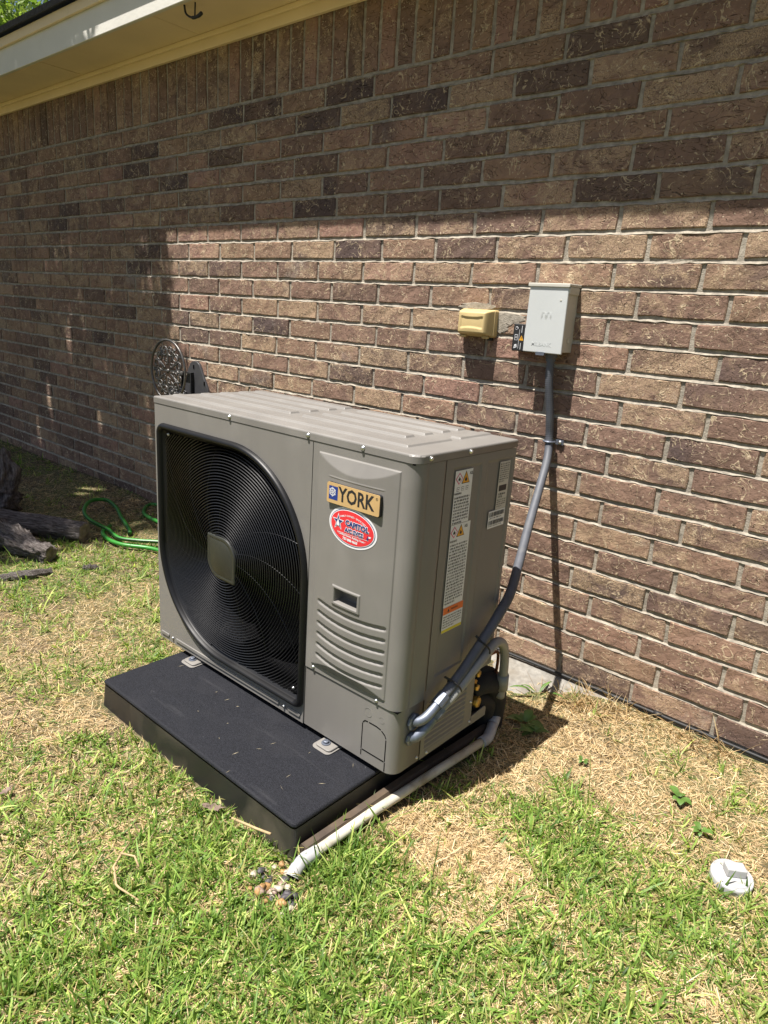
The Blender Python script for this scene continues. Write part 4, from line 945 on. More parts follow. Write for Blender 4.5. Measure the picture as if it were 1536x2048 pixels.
# black cable along the foot of the wall
def along(x): return YW-.012-.006*math.sin(x*3.1), ZB-.004+.004*math.sin(x*2.3)
P = [(x, *along(x)) for x in np.arange(-.2, XR, .08)]
wc2 = empty('wall_cable', (1.2, YW-.01, -.1), 'thin black cable running along the foot of the brick wall', 'cable')
b = MB(); b.tube(P, .0055, 8); b.build('cable', M['black'], wc2, smooth=True)
x = 1.335; b = MB(); b.tube([(x-.012, *along(x-.012)), (x+.012, *along(x+.012))], .0105, 8); b.build('splice', M['black'], wc2, smooth=True)

# ------------------------------------------------------------------ hose hanger on the wall
hh = empty('hose_hanger', (-1.17, YW-.07, .55), 'cast iron filigree hose hanger on the wall behind the unit', 'hose hanger')
hx, hz_ = -1.165, .62
P = [(hx-.115, .60), (hx-.10, .655), (hx-.075, .705), (hx-.052, .752)]+[(hx+.048*math.cos(a), .752+.034*math.sin(a)) for a in np.linspace(math.pi*.95, .05*math.pi, 9)]+[(hx+.052, .752), (hx+.078, .705), (hx+.105, .665), (hx+.118, .63), (hx+.118, .56), (hx+.05, .50), (hx-.05, .50), (hx-.115, .56)]
b = MB(); b.prism(P, FR, YW-.012, YW+.002); b.build('wall_plate', M['bracket'], hh, bevel=.003)
for x, z in ((hx-.006, .756), (hx+.085, .682), (hx-.085, .682)):
    b = MB(); b.prism(rrect(x-.004, x+.004, z-.010, z+.010, .0038, 4), FR, YW-.0145, YW-.0115); b.build('mounting_hole', M['cavity'], hh)
for x0, x1, z0, z1 in ((hx-.100, hx-.006, .719, .727), (hx-.100, hx-.092, .60, .719), (hx-.014, hx-.006, .60, .719)):
    b = MB(); b.box(x0, x1, YW-.030, YW-.0118, z0, z1); b.build('saddle_frame', M['black'], hh)
b = MB(); b.tube([(hx-.05+.10*math.cos(a), YW-.075, .50+.10*math.sin(a)) for a in np.linspace(0, math.pi, 16)], .055, 4); b.build('hose_saddle', M['bracket'], hh)
DY = YW-.145; dcx, dcz, dr = -1.195, .735, .150
def arcs(P, r=.0030, nm='scroll'): bb = MB(); bb.tube(P, r, 6); return bb.build(nm, M['iron'], hh, smooth=True)
b = MB(); b.tube([(dcx+dr*math.cos(a), DY, dcz+dr*math.sin(a)) for a in np.linspace(0, 2*math.pi, 64, endpoint=False)], .0060, 8, closed=True); b.build('rim', M['iron'], hh, smooth=True)
b = MB(); b.lathe([(.011, -.004), (.012, 0), (.006, .006)], (dcx, DY, dcz), (0, -1, 0), 12); b.build('boss', M['iron'], hh, smooth=True)
def spiral(c, r0, a0, turns, sgn):
    return [(c[0]+r0*(1-.80*t)*math.cos(a0+sgn*turns*2*math.pi*t), DY, c[1]+r0*(1-.80*t)*math.sin(a0+sgn*turns*2*math.pi*t)) for t in np.linspace(0, 1, 26)]
for k in range(6):
    a = math.pi/2+k*math.pi/3
    for s in (-1, 1):
        c = (dcx+.104*math.cos(a+s*.25), dcz+.104*math.sin(a+s*.25)); sp_ = spiral(c, .033, a+s*1.2, 1.3, s)
        root = (dcx+.028*math.cos(a), DY, dcz+.028*math.sin(a)); mid = (dcx+.066*math.cos(a-s*.04), DY, dcz+.066*math.sin(a-s*.04))
        arcs(sp_, .0040); arcs(catmull([root, mid, (dcx+.105*math.cos(a+s*.03), DY, dcz+.105*math.sin(a+s*.03)), sp_[2]], 5), .0036)
        c2 = (dcx+.046*math.cos(a+s*.30), dcz+.046*math.sin(a+s*.30))
        if s > 0: arcs(spiral(c2, .016, a, 1.1, -s), .0030)
    a2 = a+math.pi/6
    arcs(catmull([(dcx+.055*math.cos(a2), DY, dcz+.055*math.sin(a2)), (dcx+.09*math.cos(a2+.13), DY, dcz+.09*math.sin(a2+.13)), (dcx+.128*math.cos(a2), DY, dcz+.128*math.sin(a2)), (dcx+.09*math.cos(a2-.13), DY, dcz+.09*math.sin(a2-.13)), (dcx+.056*math.cos(a2), DY, dcz+.056*math.sin(a2))], 5), .0026, 'leaf_loop')
b = MB(); b.box(hx-.045, hx-.021, DY, YW-.012, .600, .612); b.build('arm', M['bracket'], hh)

# ------------------------------------------------------------------ garden hose
hs = empty('garden_hose', (-1.3, .6, -.06), 'green garden hose lying in loose loops beside the unit', 'hose')
hp = [(-.80, .66), (-.95, .60), (-1.05, .52), (-1.14, .47), (-1.25, .475), (-1.38, .445), (-1.50, .475), (-1.62, .57), (-1.63, .66), (-1.52, .66), (-1.38, .615), (-1.25, .58), (-1.18, .55)]
hz2 = [.03, .030, .026, .022, .03, .05, .06, .06, .05, .04, .03, .022, .02]
P = catmull([(x, y, float(gz(x, y))+z) for (x, y), z in zip(hp, hz2)], 10); b = MB(); b.tube(P, .0098, 12); h1 = b.build('hose_loop', M['hose'], hs, smooth=True)
b = MB(); b.tube([p+np.array((.003, -.0075, .0035)) for p in P], .0034, 6); b.build('hose_stripe', M['hose_stripe'], h1, smooth=True)
hp = [(-.70, .80), (-.95, .74), (-1.15, .70), (-1.32, .73), (-1.48, .80), (-1.58, .90), (-1.45, .93), (-1.25, .90), (-1.05, .90)]
P = catmull([(x, y, float(gz(x, y))+.03+.03*math.sin(i)) for i, (x, y) in enumerate(hp)], 10); b = MB(); b.tube(P, .0098, 12); b.build('hose_loop', M['hose'], hs, smooth=True)
hp = [(-.78, .56), (-.93, .52), (-1.05, .44), (-1.16, .42), (-1.26, .45), (-1.32, .52)]
P = catmull([(x, y, float(gz(x, y))+.022) for x, y in hp], 10); b = MB(); b.tube(P, .0098, 12); b.build('hose_loop', M['hose'], hs, smooth=True)
b = MB(); b.tube([(-.935, .565, -.062), (-.87, .60, -.060)], [.010, .013], 12); b.build('hose_end', M['red'], hs, smooth=True)

# ------------------------------------------------------------------ logs
def log(name, P, R, seed, lab, cat='log', group=None, gnarl=.18, n=44, cut=True):
    r = np.random.default_rng(seed); Q = np.array(catmull(P, 22)); m = len(Q); Rr = np.interp(np.linspace(0, 1, m), np.linspace(0, 1, len(R)), R)
    mb = MB(); mb.tube(Q, Rr, n, cap=False); V = np.array(mb.v).reshape(m, n, 3); uvl = np.zeros((m, n, 3)); ph = r.random(8)*6.28
    for i in range(m):
        for k in range(n):
            a = 2*math.pi*k/n; s = i/m*len(P)
            d = gnarl*(.35*math.sin(3*a+ph[0]+s*1.3)+.22*math.sin(7*a+ph[1]-s*2.2)+.2*math.sin(s*4+ph[3])+1.6*(float(vnoise(k*.9+seed*9, i*.16, 1.0))-.5)+.5*(float(vnoise(k*1.9, i*.7+seed*5, 1.0))-.5)+.12*r.normal())
            V[i, k] = Q[i]+(V[i, k]-Q[i])*(1+d); uvl[i, k] = (math.cos(a)*1.3, math.sin(a)*1.3, i/m*np.linalg.norm(np.array(P[-1])-np.array(P[0]))*3.0)
    t = empty(name, tuple(Q[m//2]-np.array((0, 0, Rr[m//2]))), lab, cat, group)
    b = MB(); b.add(V.reshape(-1, 3), mb.f); o = b.build('bark', M['bark'], t, smooth=True)
    o.data.attributes.new('uvl', 'FLOAT_VECTOR', 'POINT').data.foreach_set('vector', uvl.astype(np.float32).ravel())
    for e, row in ((0, V[0]), (1, V[-1])):
        c = row.mean(0); d = (Q[1]-Q[0] if e == 0 else Q[-1]-Q[-2]); d = d/np.linalg.norm(d)*(-1 if e == 0 else 1)
        rows = [row+d*.001, c+(row-c)*.8+d*.004, c+(row-c)*.45+d*.001, c+(row-c)*.1+d*.005]; b = MB()
        b.add(np.concatenate(rows), [(q*n+k, q*n+(k+1) % n, (q+1)*n+(k+1) % n, (q+1)*n+k) for q in range(3) for k in range(n)]+[tuple(3*n+k for k in range(n))]); b.build('cut_end', M['cutwood'], t)
    return t
g_ = lambda x, y: float(gz(x, y))
log('log', [(-1.235, .345, g_(-1.2, .35)+.045), (-1.45, .20, g_(-1.4, .2)+.045), (-1.75, .00, g_(-1.7, 0)+.045), (-2.1, -.22, g_(-2.1, -.2)+.05)], [.050, .054, .056, .055], 1, 'straight dark log with a clean sawn end beside the green hose', group=None, gnarl=.12)
log('log', [(-1.085, .115, g_(-1.1, .1)+.028), (-1.17, .07, g_(-1.1, .1)+.045), (-1.32, .03, g_(-1.3, 0)+.062), (-1.50, -.06, g_(-1.5, 0)+.075), (-1.8, -.22, g_(-1.8, -.2)+.08)], [.040, .044, .055, .068, .075], 2, 'gnarled grey log with deep bark and a round knot end', gnarl=.34)
log('log', [(-1.83, .20, g_(-1.9, .2)+.02), (-1.86, .215, g_(-1.9, .2)+.10), (-1.89, .24, g_(-1.9, .2)+.20), (-1.96, .25, g_(-1.9, .2)+.29)], [.075, .078, .07, .05], 3, 'upright piece of log standing at the left edge behind the others', gnarl=.30)
def bark_piece(P, wd, seed, lab):
    r = np.random.default_rng(seed); Q = catmull(P, 5); V = []; n = 5
    for i, p in enumerate(Q):
        t = Q[min(i+1, len(Q)-1)]-Q[max(i-1, 0)]; s = np.cross(t, (0, 0, 1)); s /= np.linalg.norm(s); w_ = wd*(.35+.65*math.sin(math.pi*(i+.6)/(len(Q)+.2)))
        for k in range(n):
            u = (k/(n-1)-.5)*2; V.append(p+s*w_*u*(1+r.normal(0, .12))+np.array((0, 0, .012*(1-u*u)+r.normal(0, .003)+.010)))
    top = len(V); V += [v-np.array((0, 0, .012)) for v in V]; m = len(Q)
    F = [(i*n+k, i*n+k+1, (i+1)*n+k+1, (i+1)*n+k) for i in range(m-1) for k in range(n-1)]; F += [tuple(top+j for j in f[::-1]) for f in F]
    per = [k for k in range(n)]+[i*n+n-1 for i in range(1, m)]+[(m-1)*n+k for k in range(n-2, -1, -1)]+[i*n for i in range(m-2, 0, -1)]
    F += [(per[i], per[(i+1) % len(per)], top+per[(i+1) % len(per)], top+per[i]) for i in range(len(per))]
    b = MB(); b.add(V, F); o = b.build('bark_piece', M['bark']); tag(o, lab, 'bark', 'bark scraps on the lawn')
    o.data.attributes.new('uvl', 'FLOAT_VECTOR', 'POINT').data.foreach_set('vector', (np.array(V)*np.array((25, 25, 60))).astype(np.float32).ravel())
bark_piece([(-1.02, -.16, -.085), (-.99, -.09, -.078), (-.96, -.02, -.075), (-.955, .06, -.085)], .028, 11, 'long grey bark strip on the grass in front of the logs')
bark_piece([(-.92, .18, -.09), (-.90, .205, -.085), (-.885, .235, -.09)], .014, 12, 'small bark scrap on the straw left of the unit')

# ------------------------------------------------------------------ clean-out cap
co = empty('cleanout_cap', (1.70, .397, -.11), 'white round plastic clean-out cap with square boss on the lawn', 'pipe cap')
b = MB(); b.lathe([(.043, -.05), (.0445, -.006), (.0455, .008), (.0442, .0130), (.0413, .0135), (.0405, .0110), (.0392, .0110), (.0384, .0150), (.0363, .0165), (.0, .0168)], (1.70, .397, -.101), (.05, -.06, 1), 40); b.build('cap_disc', M['pvc_white'], co, smooth=True)
b = MB(); ca, sa = math.cos(.62), math.sin(.62); b.obox((1.703, .399, -.0748), (ca, sa, -.02), (-sa, ca, .02), (0, 0, 1), .0215, .0140, .0105); b.build('square_boss', M['pvc_white'], co, bevel=.003)

# ------------------------------------------------------------------ pebbles at the drain mouth
pr = np.random.default_rng(21)
for i in range(44):
    a, r = pr.uniform(0, 6.28), .046*math.sqrt(pr.random()); x, y = .978+r*math.cos(a)*1.0, -.340+r*math.sin(a)*1.1
    if i >= 28: x, y = 1.028+pr.normal(0, .022), -.352+pr.normal(0, .022)
    s = pr.uniform(.006, .0115); V = []; n1, n2 = 6, 9; ax = np.array((pr.uniform(.9, 1.5), pr.uniform(.75, 1), pr.uniform(.55, .8)))*s; rz = pr.uniform(0, 6.28)
    for j in range(n1+1):
        th = math.pi*j/n1
        for k in range(n2):
            f = 2*math.pi*k/n2; p = np.array((math.sin(th)*math.cos(f), math.sin(th)*math.sin(f), math.cos(th)))*ax*(1+.09*math.sin(3*f+i)+.08*math.sin(2*th*2+i*1.7)+.05*math.cos(5*f+2*i))
            V.append((x+p[0]*math.cos(rz)-p[1]*math.sin(rz), y+p[0]*math.sin(rz)+p[1]*math.cos(rz), -.107+p[2]+.004*pr.random()+(.012 if i % 4 == 0 else 0)))
    b = MB(); b.add(V, [(j*n2+k, (j+1)*n2+k, (j+1)*n2+(k+1) % n2, j*n2+(k+1) % n2) for j in range(n1) for k in range(n2)])
    ci = int(pr.choice(4, p=[.36, .14, .26, .24]))
    o = b.build('pebble', M['stone'][ci], smooth=True); cn = ('ochre', 'dark', 'cream', 'brown')[ci]
    tag(o, 'small smooth %s river pebble at the mouth of the drain pipe' % cn, 'pebble', cn+' pebbles at the drain mouth')

# ------------------------------------------------------------------ broadleaf weeds, dead leaf, twigs
def weed(x, y, n, size, lab, seed, wide=.45):
    r = np.random.default_rng(seed); z = g_(x, y); t = empty('weed', (x, y, z), lab, 'weed')
    for k in range(n):
        a = r.uniform(0, 6.28); L = size*r.uniform(.7, 1.2); up = r.uniform(.25, .9); d = np.array((math.cos(a), math.sin(a), 0)); s = np.array((-d[1], d[0], 0)); c0 = np.array((x, y, z+.004))+d*size*.15
        V = []; m = 7
        for i in range(m):
            u = i/(m-1); c = c0+d*L*u*.9+np.array((0, 0, L*(up*u-.55*u*u)+.01)); w_ = L*wide*math.sin(math.pi*min(u*.92+.06, 1))**.8*.6
            V += [c-s*w_+np.array((0, 0, w_*.25)), c, c+s*w_+np.array((0, 0, w_*.25))]
        b = MB(); b.add(V, [(3*i+j, 3*i+j+1, 3*i+4+j, 3*i+3+j) for i in range(m-1) for j in range(2)]); b.build('leaf', M['weed'], t, smooth=True)
    return t
weed(1.05, .60, 9, .055, 'leafy green weed in the shade behind the white elbow', 1)
weed(1.10, .57, 6, .04, 'low weed in the shade to the right of the white elbow', 2)
weed(1.267, .547, 9, .018, 'small dark clover weed alone in the straw below the wall', 3)
weed(1.52, .59, 8, .030, 'bright green weed in the straw near the wall', 5, .55)
weed(1.60, .50, 6, .024, 'sparse weed further right in the straw', 6, .5)
weed(.985, .80, 5, .085, 'tall grassy weed against the concrete footing', 7, .10)
def leafo(x, y, s, rot, lab, m, name='dead_leaf', cat='leaf'):
    P = [(-1, 0), (-.6, .35), (-.35, .2), (-.1, .55), (.2, .25), (.55, .4), (.5, .1), (1, 0), (.5, -.15), (.5, -.45), (.1, -.25), (-.2, -.5), (-.4, -.2), (-.7, -.3)]
    z = g_(x, y)+.022; c, q = math.cos(rot), math.sin(rot); n = len(P)
    V = [(x+s*(u*c-v*q), y+s*(u*q+v*c), z+s*.25*(abs(u)-.3+.4*v*v)) for u, v in P]+[(x, y, z-.1*s)]; V += [(a, b_, c_-.0008) for a, b_, c_ in V]
    b = MB(); b.add(V, [(i, (i+1) % n, n) for i in range(n)]+[((i+1) % n+n+1, i+n+1, 2*n+1) for i in range(n)]); tag(b.build(name, m), lab, cat)
leafo(.719, -.300, .030, .6, 'curled brown dead leaf on the grass by the pad front', M['deadleaf'])
leafo(.33, -.62, .020, 1.9, 'small dead leaf far out on the left lawn', M['deadleaf'])
def twig(P, r, lab):
    b = MB(); b.tube(P, r, 7); tag(b.build('twig', M['twig'], smooth=True), lab, 'twig', 'dry twigs on the lawn')
M['twig'] = simple('dry_twig', (.42, .30, .16), .8, 0, .2, 60)
zt = -.072
twig([(.700, -.505, zt), (.728, -.540, zt+.010), (.742, -.565, zt+.002), (.790, -.585, zt+.004), (.800, -.583, zt+.001), (.862, -.577, zt+.012)], [.0016, .0024, .0028, .0022, .0024, .0012], 'bent tan twig lying on the green lawn at lower left')
twig([(.735, -.545, zt+.02), (.765, -.53, zt+.022), (.79, -.535, zt+.015)], .0022, 'short tan twig beside the bent one at lower left')
twig([(.905, -.28, -.06), (.86, -.285, -.07), (.79, -.30, -.075)], .003, 'thin tan runner along the front edge of the black pad')

# ------------------------------------------------------------------ lawn
GX = np.array([ # px, py, radius(px), value : how green the lawn is there
 (150, 1950, 330, .95), (500, 1900, 250, .9), (800, 1980, 260, .85), (1150, 1980, 240, .62), (1450, 1980, 240, .5), (430, 1600, 130, .85), (300, 1480, 90, .72), (120, 1650, 200, .56), (60, 1350, 130, .26),
 (200, 1250, 120, .28), (290, 1160, 70, .6), (120, 1170, 80, .75), (250, 1420, 70, .25), (900, 1690, 110, .18), (1020, 1820, 130, .30), (850, 1800, 80, .62), (680, 1800, 90, 1.0), (1150, 1660, 120, .75), (1000, 1650, 60, .35),
 (1300, 1500, 160, .02), (1450, 1580, 130, .10), (1200, 1480, 100, .05), (1330, 1760, 120, .5), (1480, 1850, 120, .38), (1080, 1560, 70, .25), (1180, 1840, 110, .55), (150, 1000, 70, .10), (60, 930, 60, .55), (240, 1010, 60, .12), (250, 950, 50, .4), (960, 1560, 60, .45), (1380, 1640, 90, .30), (1100, 1480, 60, .2)], float)
def pix(x, y, z):
    d = np.stack([x-CAM[0], y-CAM[1], z-CAM[2]], -1); zz = np.maximum(d@CF, .05); return 768+FPX*(d@CR)/zz, 1024-FPX*(d@CU)/zz, d@CF
# the patches are fixed spots of the lawn, converted once to ground positions
def pix2ground(px, py, Z=-.1):
    d = CF+CR*(px-768)/FPX-CU*(py-1024)/FPX; t = (Z-CAM[2])/d[2]; return CAM+t*d
GG = []
for px, py, rad, val in GX:
    c = pix2ground(px, py); e = pix2ground(px+rad, py); f = pix2ground(px, py-rad*.5); GG.append((c[0], c[1], .5*(np.hypot(*(e-c)[:2])+np.hypot(*(f-c)[:2])), val))
GG = np.array(GG)
def green(x, y):
    d2 = ((x[:, None]-GG[:, 0])**2+(y[:, None]-GG[:, 1])**2)/GG[:, 2]**2; wgt = np.exp(-1.6*d2)+1e-7
    g = (wgt*GG[:, 3]).sum(1)/wgt.sum(1)
    g = g+.50*(vnoise(x, y, 6)-.5)+.42*(vnoise(x, y, 17)-.5); return np.clip(.5+(g-.5)*1.25+.02, 0, 1)
def scatter(n, near):
    """random lawn points, denser close to the camera's side of the yard"""
    x = rng.uniform(-4.6, 2.5, n); y = rng.uniform(-2.0, YW+.01, n)
    d = np.hypot(x-1.3, y+.4); keep = rng.random(n) < np.clip(near/(.6+d)**1.55, .085, 1); x, y = x[keep], y[keep]
    px, py, z = pix(x, y, gz(x, y)); out = (z < .2) | (px < -250) | (px > 1780) | (py > 2400)
    keep = ~out | (rng.random(len(x)) < .4); x, y = x[keep], y[keep]
    inpad = (x > .100) & (x < .968) & (y > -.268) & (y < .47); inpipe = (np.abs(x-(.994+.05*(y+.235))) < .020) & (y > -.25) & (y < .42)
    peb = np.hypot(x-.985, y+.345) < .075; cap = np.hypot(x-1.70, y-.397) < .044; lg = np.zeros(len(x), bool)
    o = .012+.05*vnoise(x, np.full_like(x, 2), 1.7)**2+.16*np.exp(-((x-.88)/.20)**2)
    ft = y > YW-o*.95
    m = ~(inpad | inpipe | (peb & (rng.random(len(x)) < .55)) | cap | (ft & (rng.random(len(x)) < .80))); return x[m], y[m]
def blades(name, x, y, L, wd, lean, curl, col, m, lab, cat):
    n = len(x); z = gz(x, y)-.004; az = rng.uniform(0, 2*np.pi, n); d = np.stack([np.cos(az), np.sin(az), np.zeros(n)], 1); tw = rng.normal(0, .5, n)
    s = np.stack([-np.sin(az+tw), np.cos(az+tw), rng.normal(0, .25, n)], 1); base = np.stack([x, y, z], 1); V = np.zeros((n, 7, 3))
    for k, (t, wf) in enumerate(((0, .75), (.38, 1.0), (.74, .72))):
        ang = lean+curl*t; c = base+d*(L*t*np.sin(lean+curl*t*.5))[:, None]+np.array((0, 0, 1))*(L*t*np.cos(lean+curl*t*.5))[:, None]
        V[:, 2*k] = c-s*(wd*wf*.5)[:, None]; V[:, 2*k+1] = c+s*(wd*wf*.5)[:, None]
    V[:, 6] = base+d*(L*np.sin(lean+curl*.5))[:, None]+np.array((0, 0, 1))*(L*np.cos(lean+curl*.5))[:, None]
    zmin = (gz(V[:, :, 0].ravel(), V[:, :, 1].ravel())+.001).reshape(n, 7); V[:, 1:, 2] = np.maximum(V[:, 1:, 2], zmin[:, 1:])
    # keep blades outside the pad and the wall
    inp = (V[:, 6, 0] > .103) & (V[:, 6, 0] < .955) & (V[:, 6, 1] > -.262) & (V[:, 6, 1] < .46)
    bad = inp | (V[:, 6, 1] > YW-.004); V = V[~bad]; col = col[~bad]; n = len(V)
    b0 = np.arange(n)[:, None]*7; q = np.concatenate([b0+np.array([[0, 1, 3, 2]]), b0+np.array([[2, 3, 5, 4]])]); t = b0+np.array([[4, 5, 6]])
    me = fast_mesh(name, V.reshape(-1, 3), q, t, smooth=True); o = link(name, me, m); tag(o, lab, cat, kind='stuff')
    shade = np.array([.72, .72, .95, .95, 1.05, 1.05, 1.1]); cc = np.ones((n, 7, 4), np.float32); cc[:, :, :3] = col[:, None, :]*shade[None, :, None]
    me.color_attributes.new('col', 'FLOAT_COLOR', 'POINT').data.foreach_set('color', cc.ravel()); return o
def mixcol(cs, n, jit=.18):
    cs = np.array(cs); t = rng.random(n)*(len(cs)-1); i = np.minimum(t.astype(int), len(cs)-2); f = (t-i)[:, None]; c = cs[i]*(1-f)+cs[i+1]*f
    return np.clip(c*(1+rng.normal(0, jit, n))[:, None], .005, .9)
# green blades
x, y = scatter(1500000, 1.15); g = green(x, y); k = rng.random(len(x)) < g**1.1*.72+.012; x, y, g = x[k], y[k], g[k]; n = len(x)
col = mixcol([(.072, .142, .024), (.140, .240, .043), (.235, .345, .072), (.41, .46, .135)], n); yel = (rng.random(n) > g+.25)[:, None]; col = np.where(yel, mixcol([(.24, .24, .075), (.34, .29, .12)], n), col)
long_ = np.exp(-(((x-1.03)/.13)**2+((y+.22)/.16)**2)); L = rng.uniform(.014, .046, n)*(.75+.4*g)*(1+1.5*long_)
nt_ = max(n//9, 1); ti = rng.integers(nt_, size=n); tk = rng.integers(n, size=nt_); pull = rng.random(n) < .72
rad = np.abs(rng.normal(0, .011, n)); ta = rng.uniform(0, 6.283, n)
nx_ = np.where(pull, x[tk][ti]+rad*np.cos(ta), x); ny_ = np.where(pull, y[tk][ti]+rad*np.sin(ta), y); far_ = np.hypot(nx_-x, ny_-y) > 0
x, y = nx_, np.minimum(ny_, YW-.01); L = L*np.where(pull, rng.uniform(.7, 1.45, nt_)[ti], .8); col = col*np.where(pull, rng.uniform(.78, 1.28, nt_)[ti], 1)[:, None]
inpad = (x > .100) & (x < .968) & (y > -.268) & (y < .47); x, y, L, col, long_ = x[~inpad], y[~inpad], L[~inpad], col[~inpad], long_[~inpad]; n = len(x)
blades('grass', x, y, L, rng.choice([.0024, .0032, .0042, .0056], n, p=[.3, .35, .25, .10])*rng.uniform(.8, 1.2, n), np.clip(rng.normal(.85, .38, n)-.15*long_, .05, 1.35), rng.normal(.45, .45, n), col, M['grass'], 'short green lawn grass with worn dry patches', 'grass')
# straw lying flat plus short dry stubble
x, y = scatter(1150000, 1.05); g = green(x, y); k = rng.random(len(x)) < .85-.55*g; x, y = x[k], y[k]; n = len(x)
col = mixcol([(.28, .18, .09), (.52, .375, .19), (.64, .48, .27), (.70, .57, .37)], n, .16)
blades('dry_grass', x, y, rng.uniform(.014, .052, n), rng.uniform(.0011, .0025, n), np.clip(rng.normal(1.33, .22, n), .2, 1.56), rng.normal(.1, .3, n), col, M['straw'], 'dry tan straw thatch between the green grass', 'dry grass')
x, y = scatter(1500000, 1.0); g = green(x, y); k = rng.random(len(x)) < .50-.30*g; x, y = x[k], y[k]; n = len(x)
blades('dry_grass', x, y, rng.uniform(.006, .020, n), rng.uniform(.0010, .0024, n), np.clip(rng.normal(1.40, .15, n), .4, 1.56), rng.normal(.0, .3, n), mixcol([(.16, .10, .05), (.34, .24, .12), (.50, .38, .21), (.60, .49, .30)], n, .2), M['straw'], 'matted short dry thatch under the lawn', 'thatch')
# a few long stray blades leaning against pad and pipe
n = 46; x = np.concatenate([rng.uniform(.97, 1.05, 20), rng.uniform(.15, .95, 26)]); y = np.concatenate([rng.uniform(-.30, .1, 20), rng.uniform(-.285, -.268, 26)])
blades('grass', x, y, rng.uniform(.06, .13, n), rng.uniform(.0025, .0042, n), rng.uniform(.2, .9, n), rng.uniform(.3, 1.2, n), mixcol([(.09, .16, .03), (.2, .28, .06), (.45, .36, .16)], n), M['grass'], 'long stray grass blades along the pad and drain pipe', 'grass')

n = 420; x = np.concatenate([rng.normal(1.13, .07, 220), rng.uniform(1.15, 1.6, 200)]); y = np.concatenate([rng.normal(.84, .035, 220), rng.normal(.885, .02, 200)]); y = np.minimum(y, YW-.015)
blades('dry_grass', x, y, rng.uniform(.05, .12, n), rng.uniform(.0014, .0026, n), rng.uniform(.3, 1.4, n), rng.uniform(.2, 1.2, n), mixcol([(.22, .13, .06), (.40, .27, .13), (.5, .4, .22)], n), M['straw'], 'tangle of long dry stems at the foot of the wall', 'dry grass')

# ------------------------------------------------------------------ trees
def leaves(name, pts, size, col, parent):
    n = len(pts); az = rng.uniform(0, 6.28, n); d = rng.normal(0, 1, (n, 3)); d /= np.linalg.norm(d, axis=1)[:, None]; s = np.cross(d, rng.normal(0, 1, (n, 3))); s /= np.linalg.norm(s, axis=1)[:, None]
    L = size*rng.uniform(.6, 1.25, n)[:, None]; W_ = L*.42; V = np.stack([pts-d*L*.5, pts+s*W_*.5, pts+d*L*.5, pts-s*W_*.5], 1); q = np.arange(n)[:, None]*4+np.arange(4)[None]
    c = V.reshape(-1, 3); lo = c.min(0); me = fast_mesh(name, c-lo, q); o = link(name, me, M['leaf'], parent, lo)
    cc = np.ones((n, 4, 4), np.float32); cc[:, :, :3] = col[:, None]; me.color_attributes.new('col', 'FLOAT_COLOR', 'POINT').data.foreach_set('color', cc.ravel()); return o
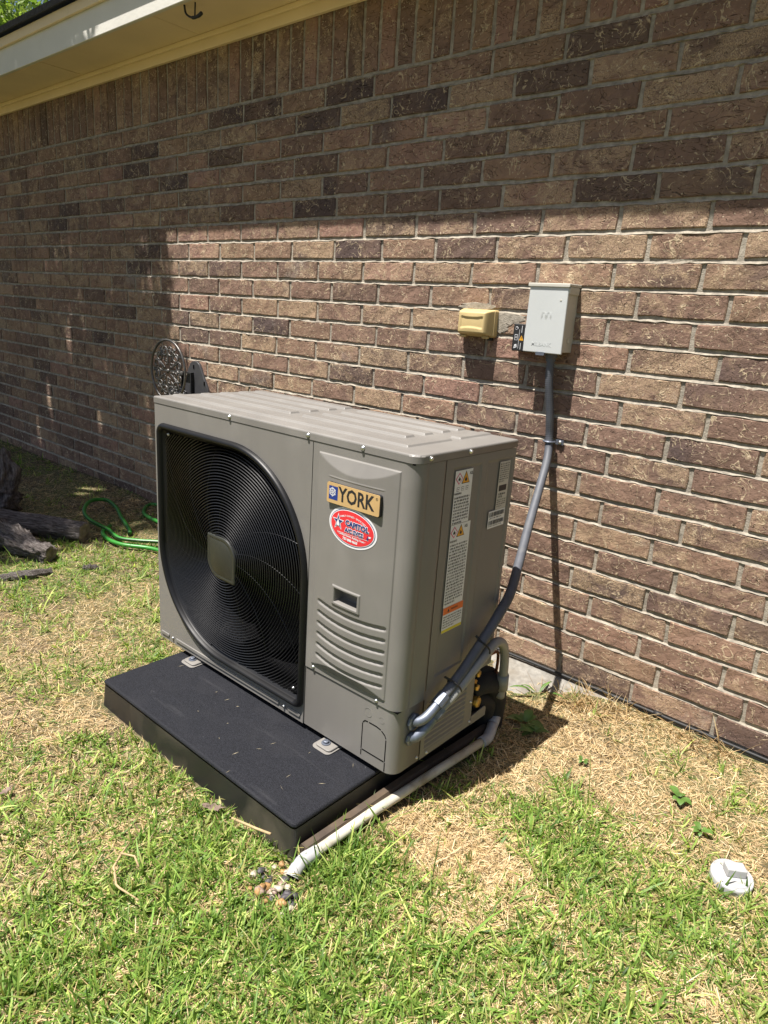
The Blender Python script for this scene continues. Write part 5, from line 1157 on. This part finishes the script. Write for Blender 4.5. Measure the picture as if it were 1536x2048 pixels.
def tree(base, lumps, nleaf, size, lab, trunk_r, cols, gaps=()):
    t = empty('tree', base, lab, 'tree'); base = np.array(base); cs = np.array([l[:3] for l in lumps]); top = cs.mean(0); mid = base*.5+np.array((top[0], top[1], top[2]*.62))*.5
    b = MB(); fork = np.array((base[0]*.4+top[0]*.6, base[1]*.4+top[1]*.6, top[2]*.62)); b.tube(catmull([base, base+(fork-base)*.5+np.array((.08, .05, 0)), fork], 8), np.linspace(trunk_r, trunk_r*.6, 17), 12)
    for l in lumps: c = np.array(l[:3]); b.tube(catmull([fork, (fork+c)*.5+np.array((0, 0, .12)), c], 5), np.linspace(trunk_r*.5, trunk_r*.12, 11), 7)
    o = b.build('trunk', M['bark'], t, smooth=True); o.data.attributes.new('uvl', 'FLOAT_VECTOR', 'POINT').data.foreach_set('vector', (np.array(b.v)*np.array((9, 9, 2))).astype(np.float32).ravel())
    w_ = np.array([l[3]**3 for l in lumps]); pick = rng.choice(len(lumps), nleaf, p=w_/w_.sum()); d = rng.normal(0, 1, (nleaf, 3)); d /= np.linalg.norm(d, axis=1)[:, None]
    R_ = np.array([l[3] for l in lumps])[pick]; sq = np.array([l[4] if len(l) > 4 else .7 for l in lumps])[pick]; rr = R_*rng.random(nleaf)**.42
    pts = cs[pick]+d*rr[:, None]*np.stack([np.ones(nleaf), np.ones(nleaf), sq], 1)
    for tx, ty, tz, rr_ in gaps:                                # openings in the crown that let a fleck of sun through
        q_ = pts-np.array((tx, ty, tz)); sd = np.array(SUN_DIR); dist = np.linalg.norm(q_-np.outer(q_@sd, sd), axis=1); pts = pts[dist > rr_]
    leaves('crown', pts, size, mixcol(cols, len(pts)), t); return t
GC = [(.035, .075, .016), (.06, .12, .025), (.10, .17, .035)]
sh = lambda gx, gy, h, r, q=.7: (gx-.13*(h+.08)-r, gy-.365*(h+.08), h, r, q)     # crown clumps hanging over the yard left of the unit
lum = [sh(-1.10, y_, 3.9, .34, .8) for y_ in (-.1, .2, .5, .8, 1.1)]+[sh(-1.17, y_, 3.9, .34, .8) for y_ in (1.35, 1.6, 1.85)]+[sh(-1.12, .05, 4.3, .62), sh(-1.16, .55, 4.5, .60), sh(-1.20, 1.05, 4.4, .58), sh(-1.26, 1.55, 4.6, .60), sh(-1.7, .3, 4.7, .85), sh(-1.8, 1.2, 4.9, .85), sh(-2.4, .7, 4.6, 1.0), sh(-2.5, 1.7, 5.0, 1.0), sh(-3.2, .2, 4.8, 1.0), sh(-3.3, 1.2, 4.7, 1.0), sh(-2.2, -.05, 4.4, .7)]
tree((-5.2, -1.9, -.1), lum, 62000, .090, 'shade tree left of the frame whose crown darkens the wall', .17, GC, [(-2.05, .80, -.06, .085), (-1.98, .72, -.06, .06), (-2.9, YW, .42, .042), (-2.55, YW, .80, .03), (-2.88, YW, .28, .035), (-1.95, YW, .95, .028), (-2.28, YW, .62, .026), (-1.62, YW, .35, .025), (-3.1, YW, .12, .04), (-1.50, .25, -.05, .05)])
lum2 = [(-11.6, 4.2, 4.3, 1.0, 1.1), (-11.2, 4.3, 5.2, .8, 1.3), (-12.4, 4.8, 5.6, 1.2, 1.2), (-10.6, 4.0, 4.2, .5, 1.3), (-12.0, 3.8, 3.4, 1.1, 1), (-13.2, 4.4, 4.6, 1.3, 1)]
tree((-12.0, 4.3, -.1), lum2, 9000, .16, 'leafy green tree showing above the roof edge', .2, [(.10, .17, .03), (.17, .25, .05), (.24, .30, .07)])
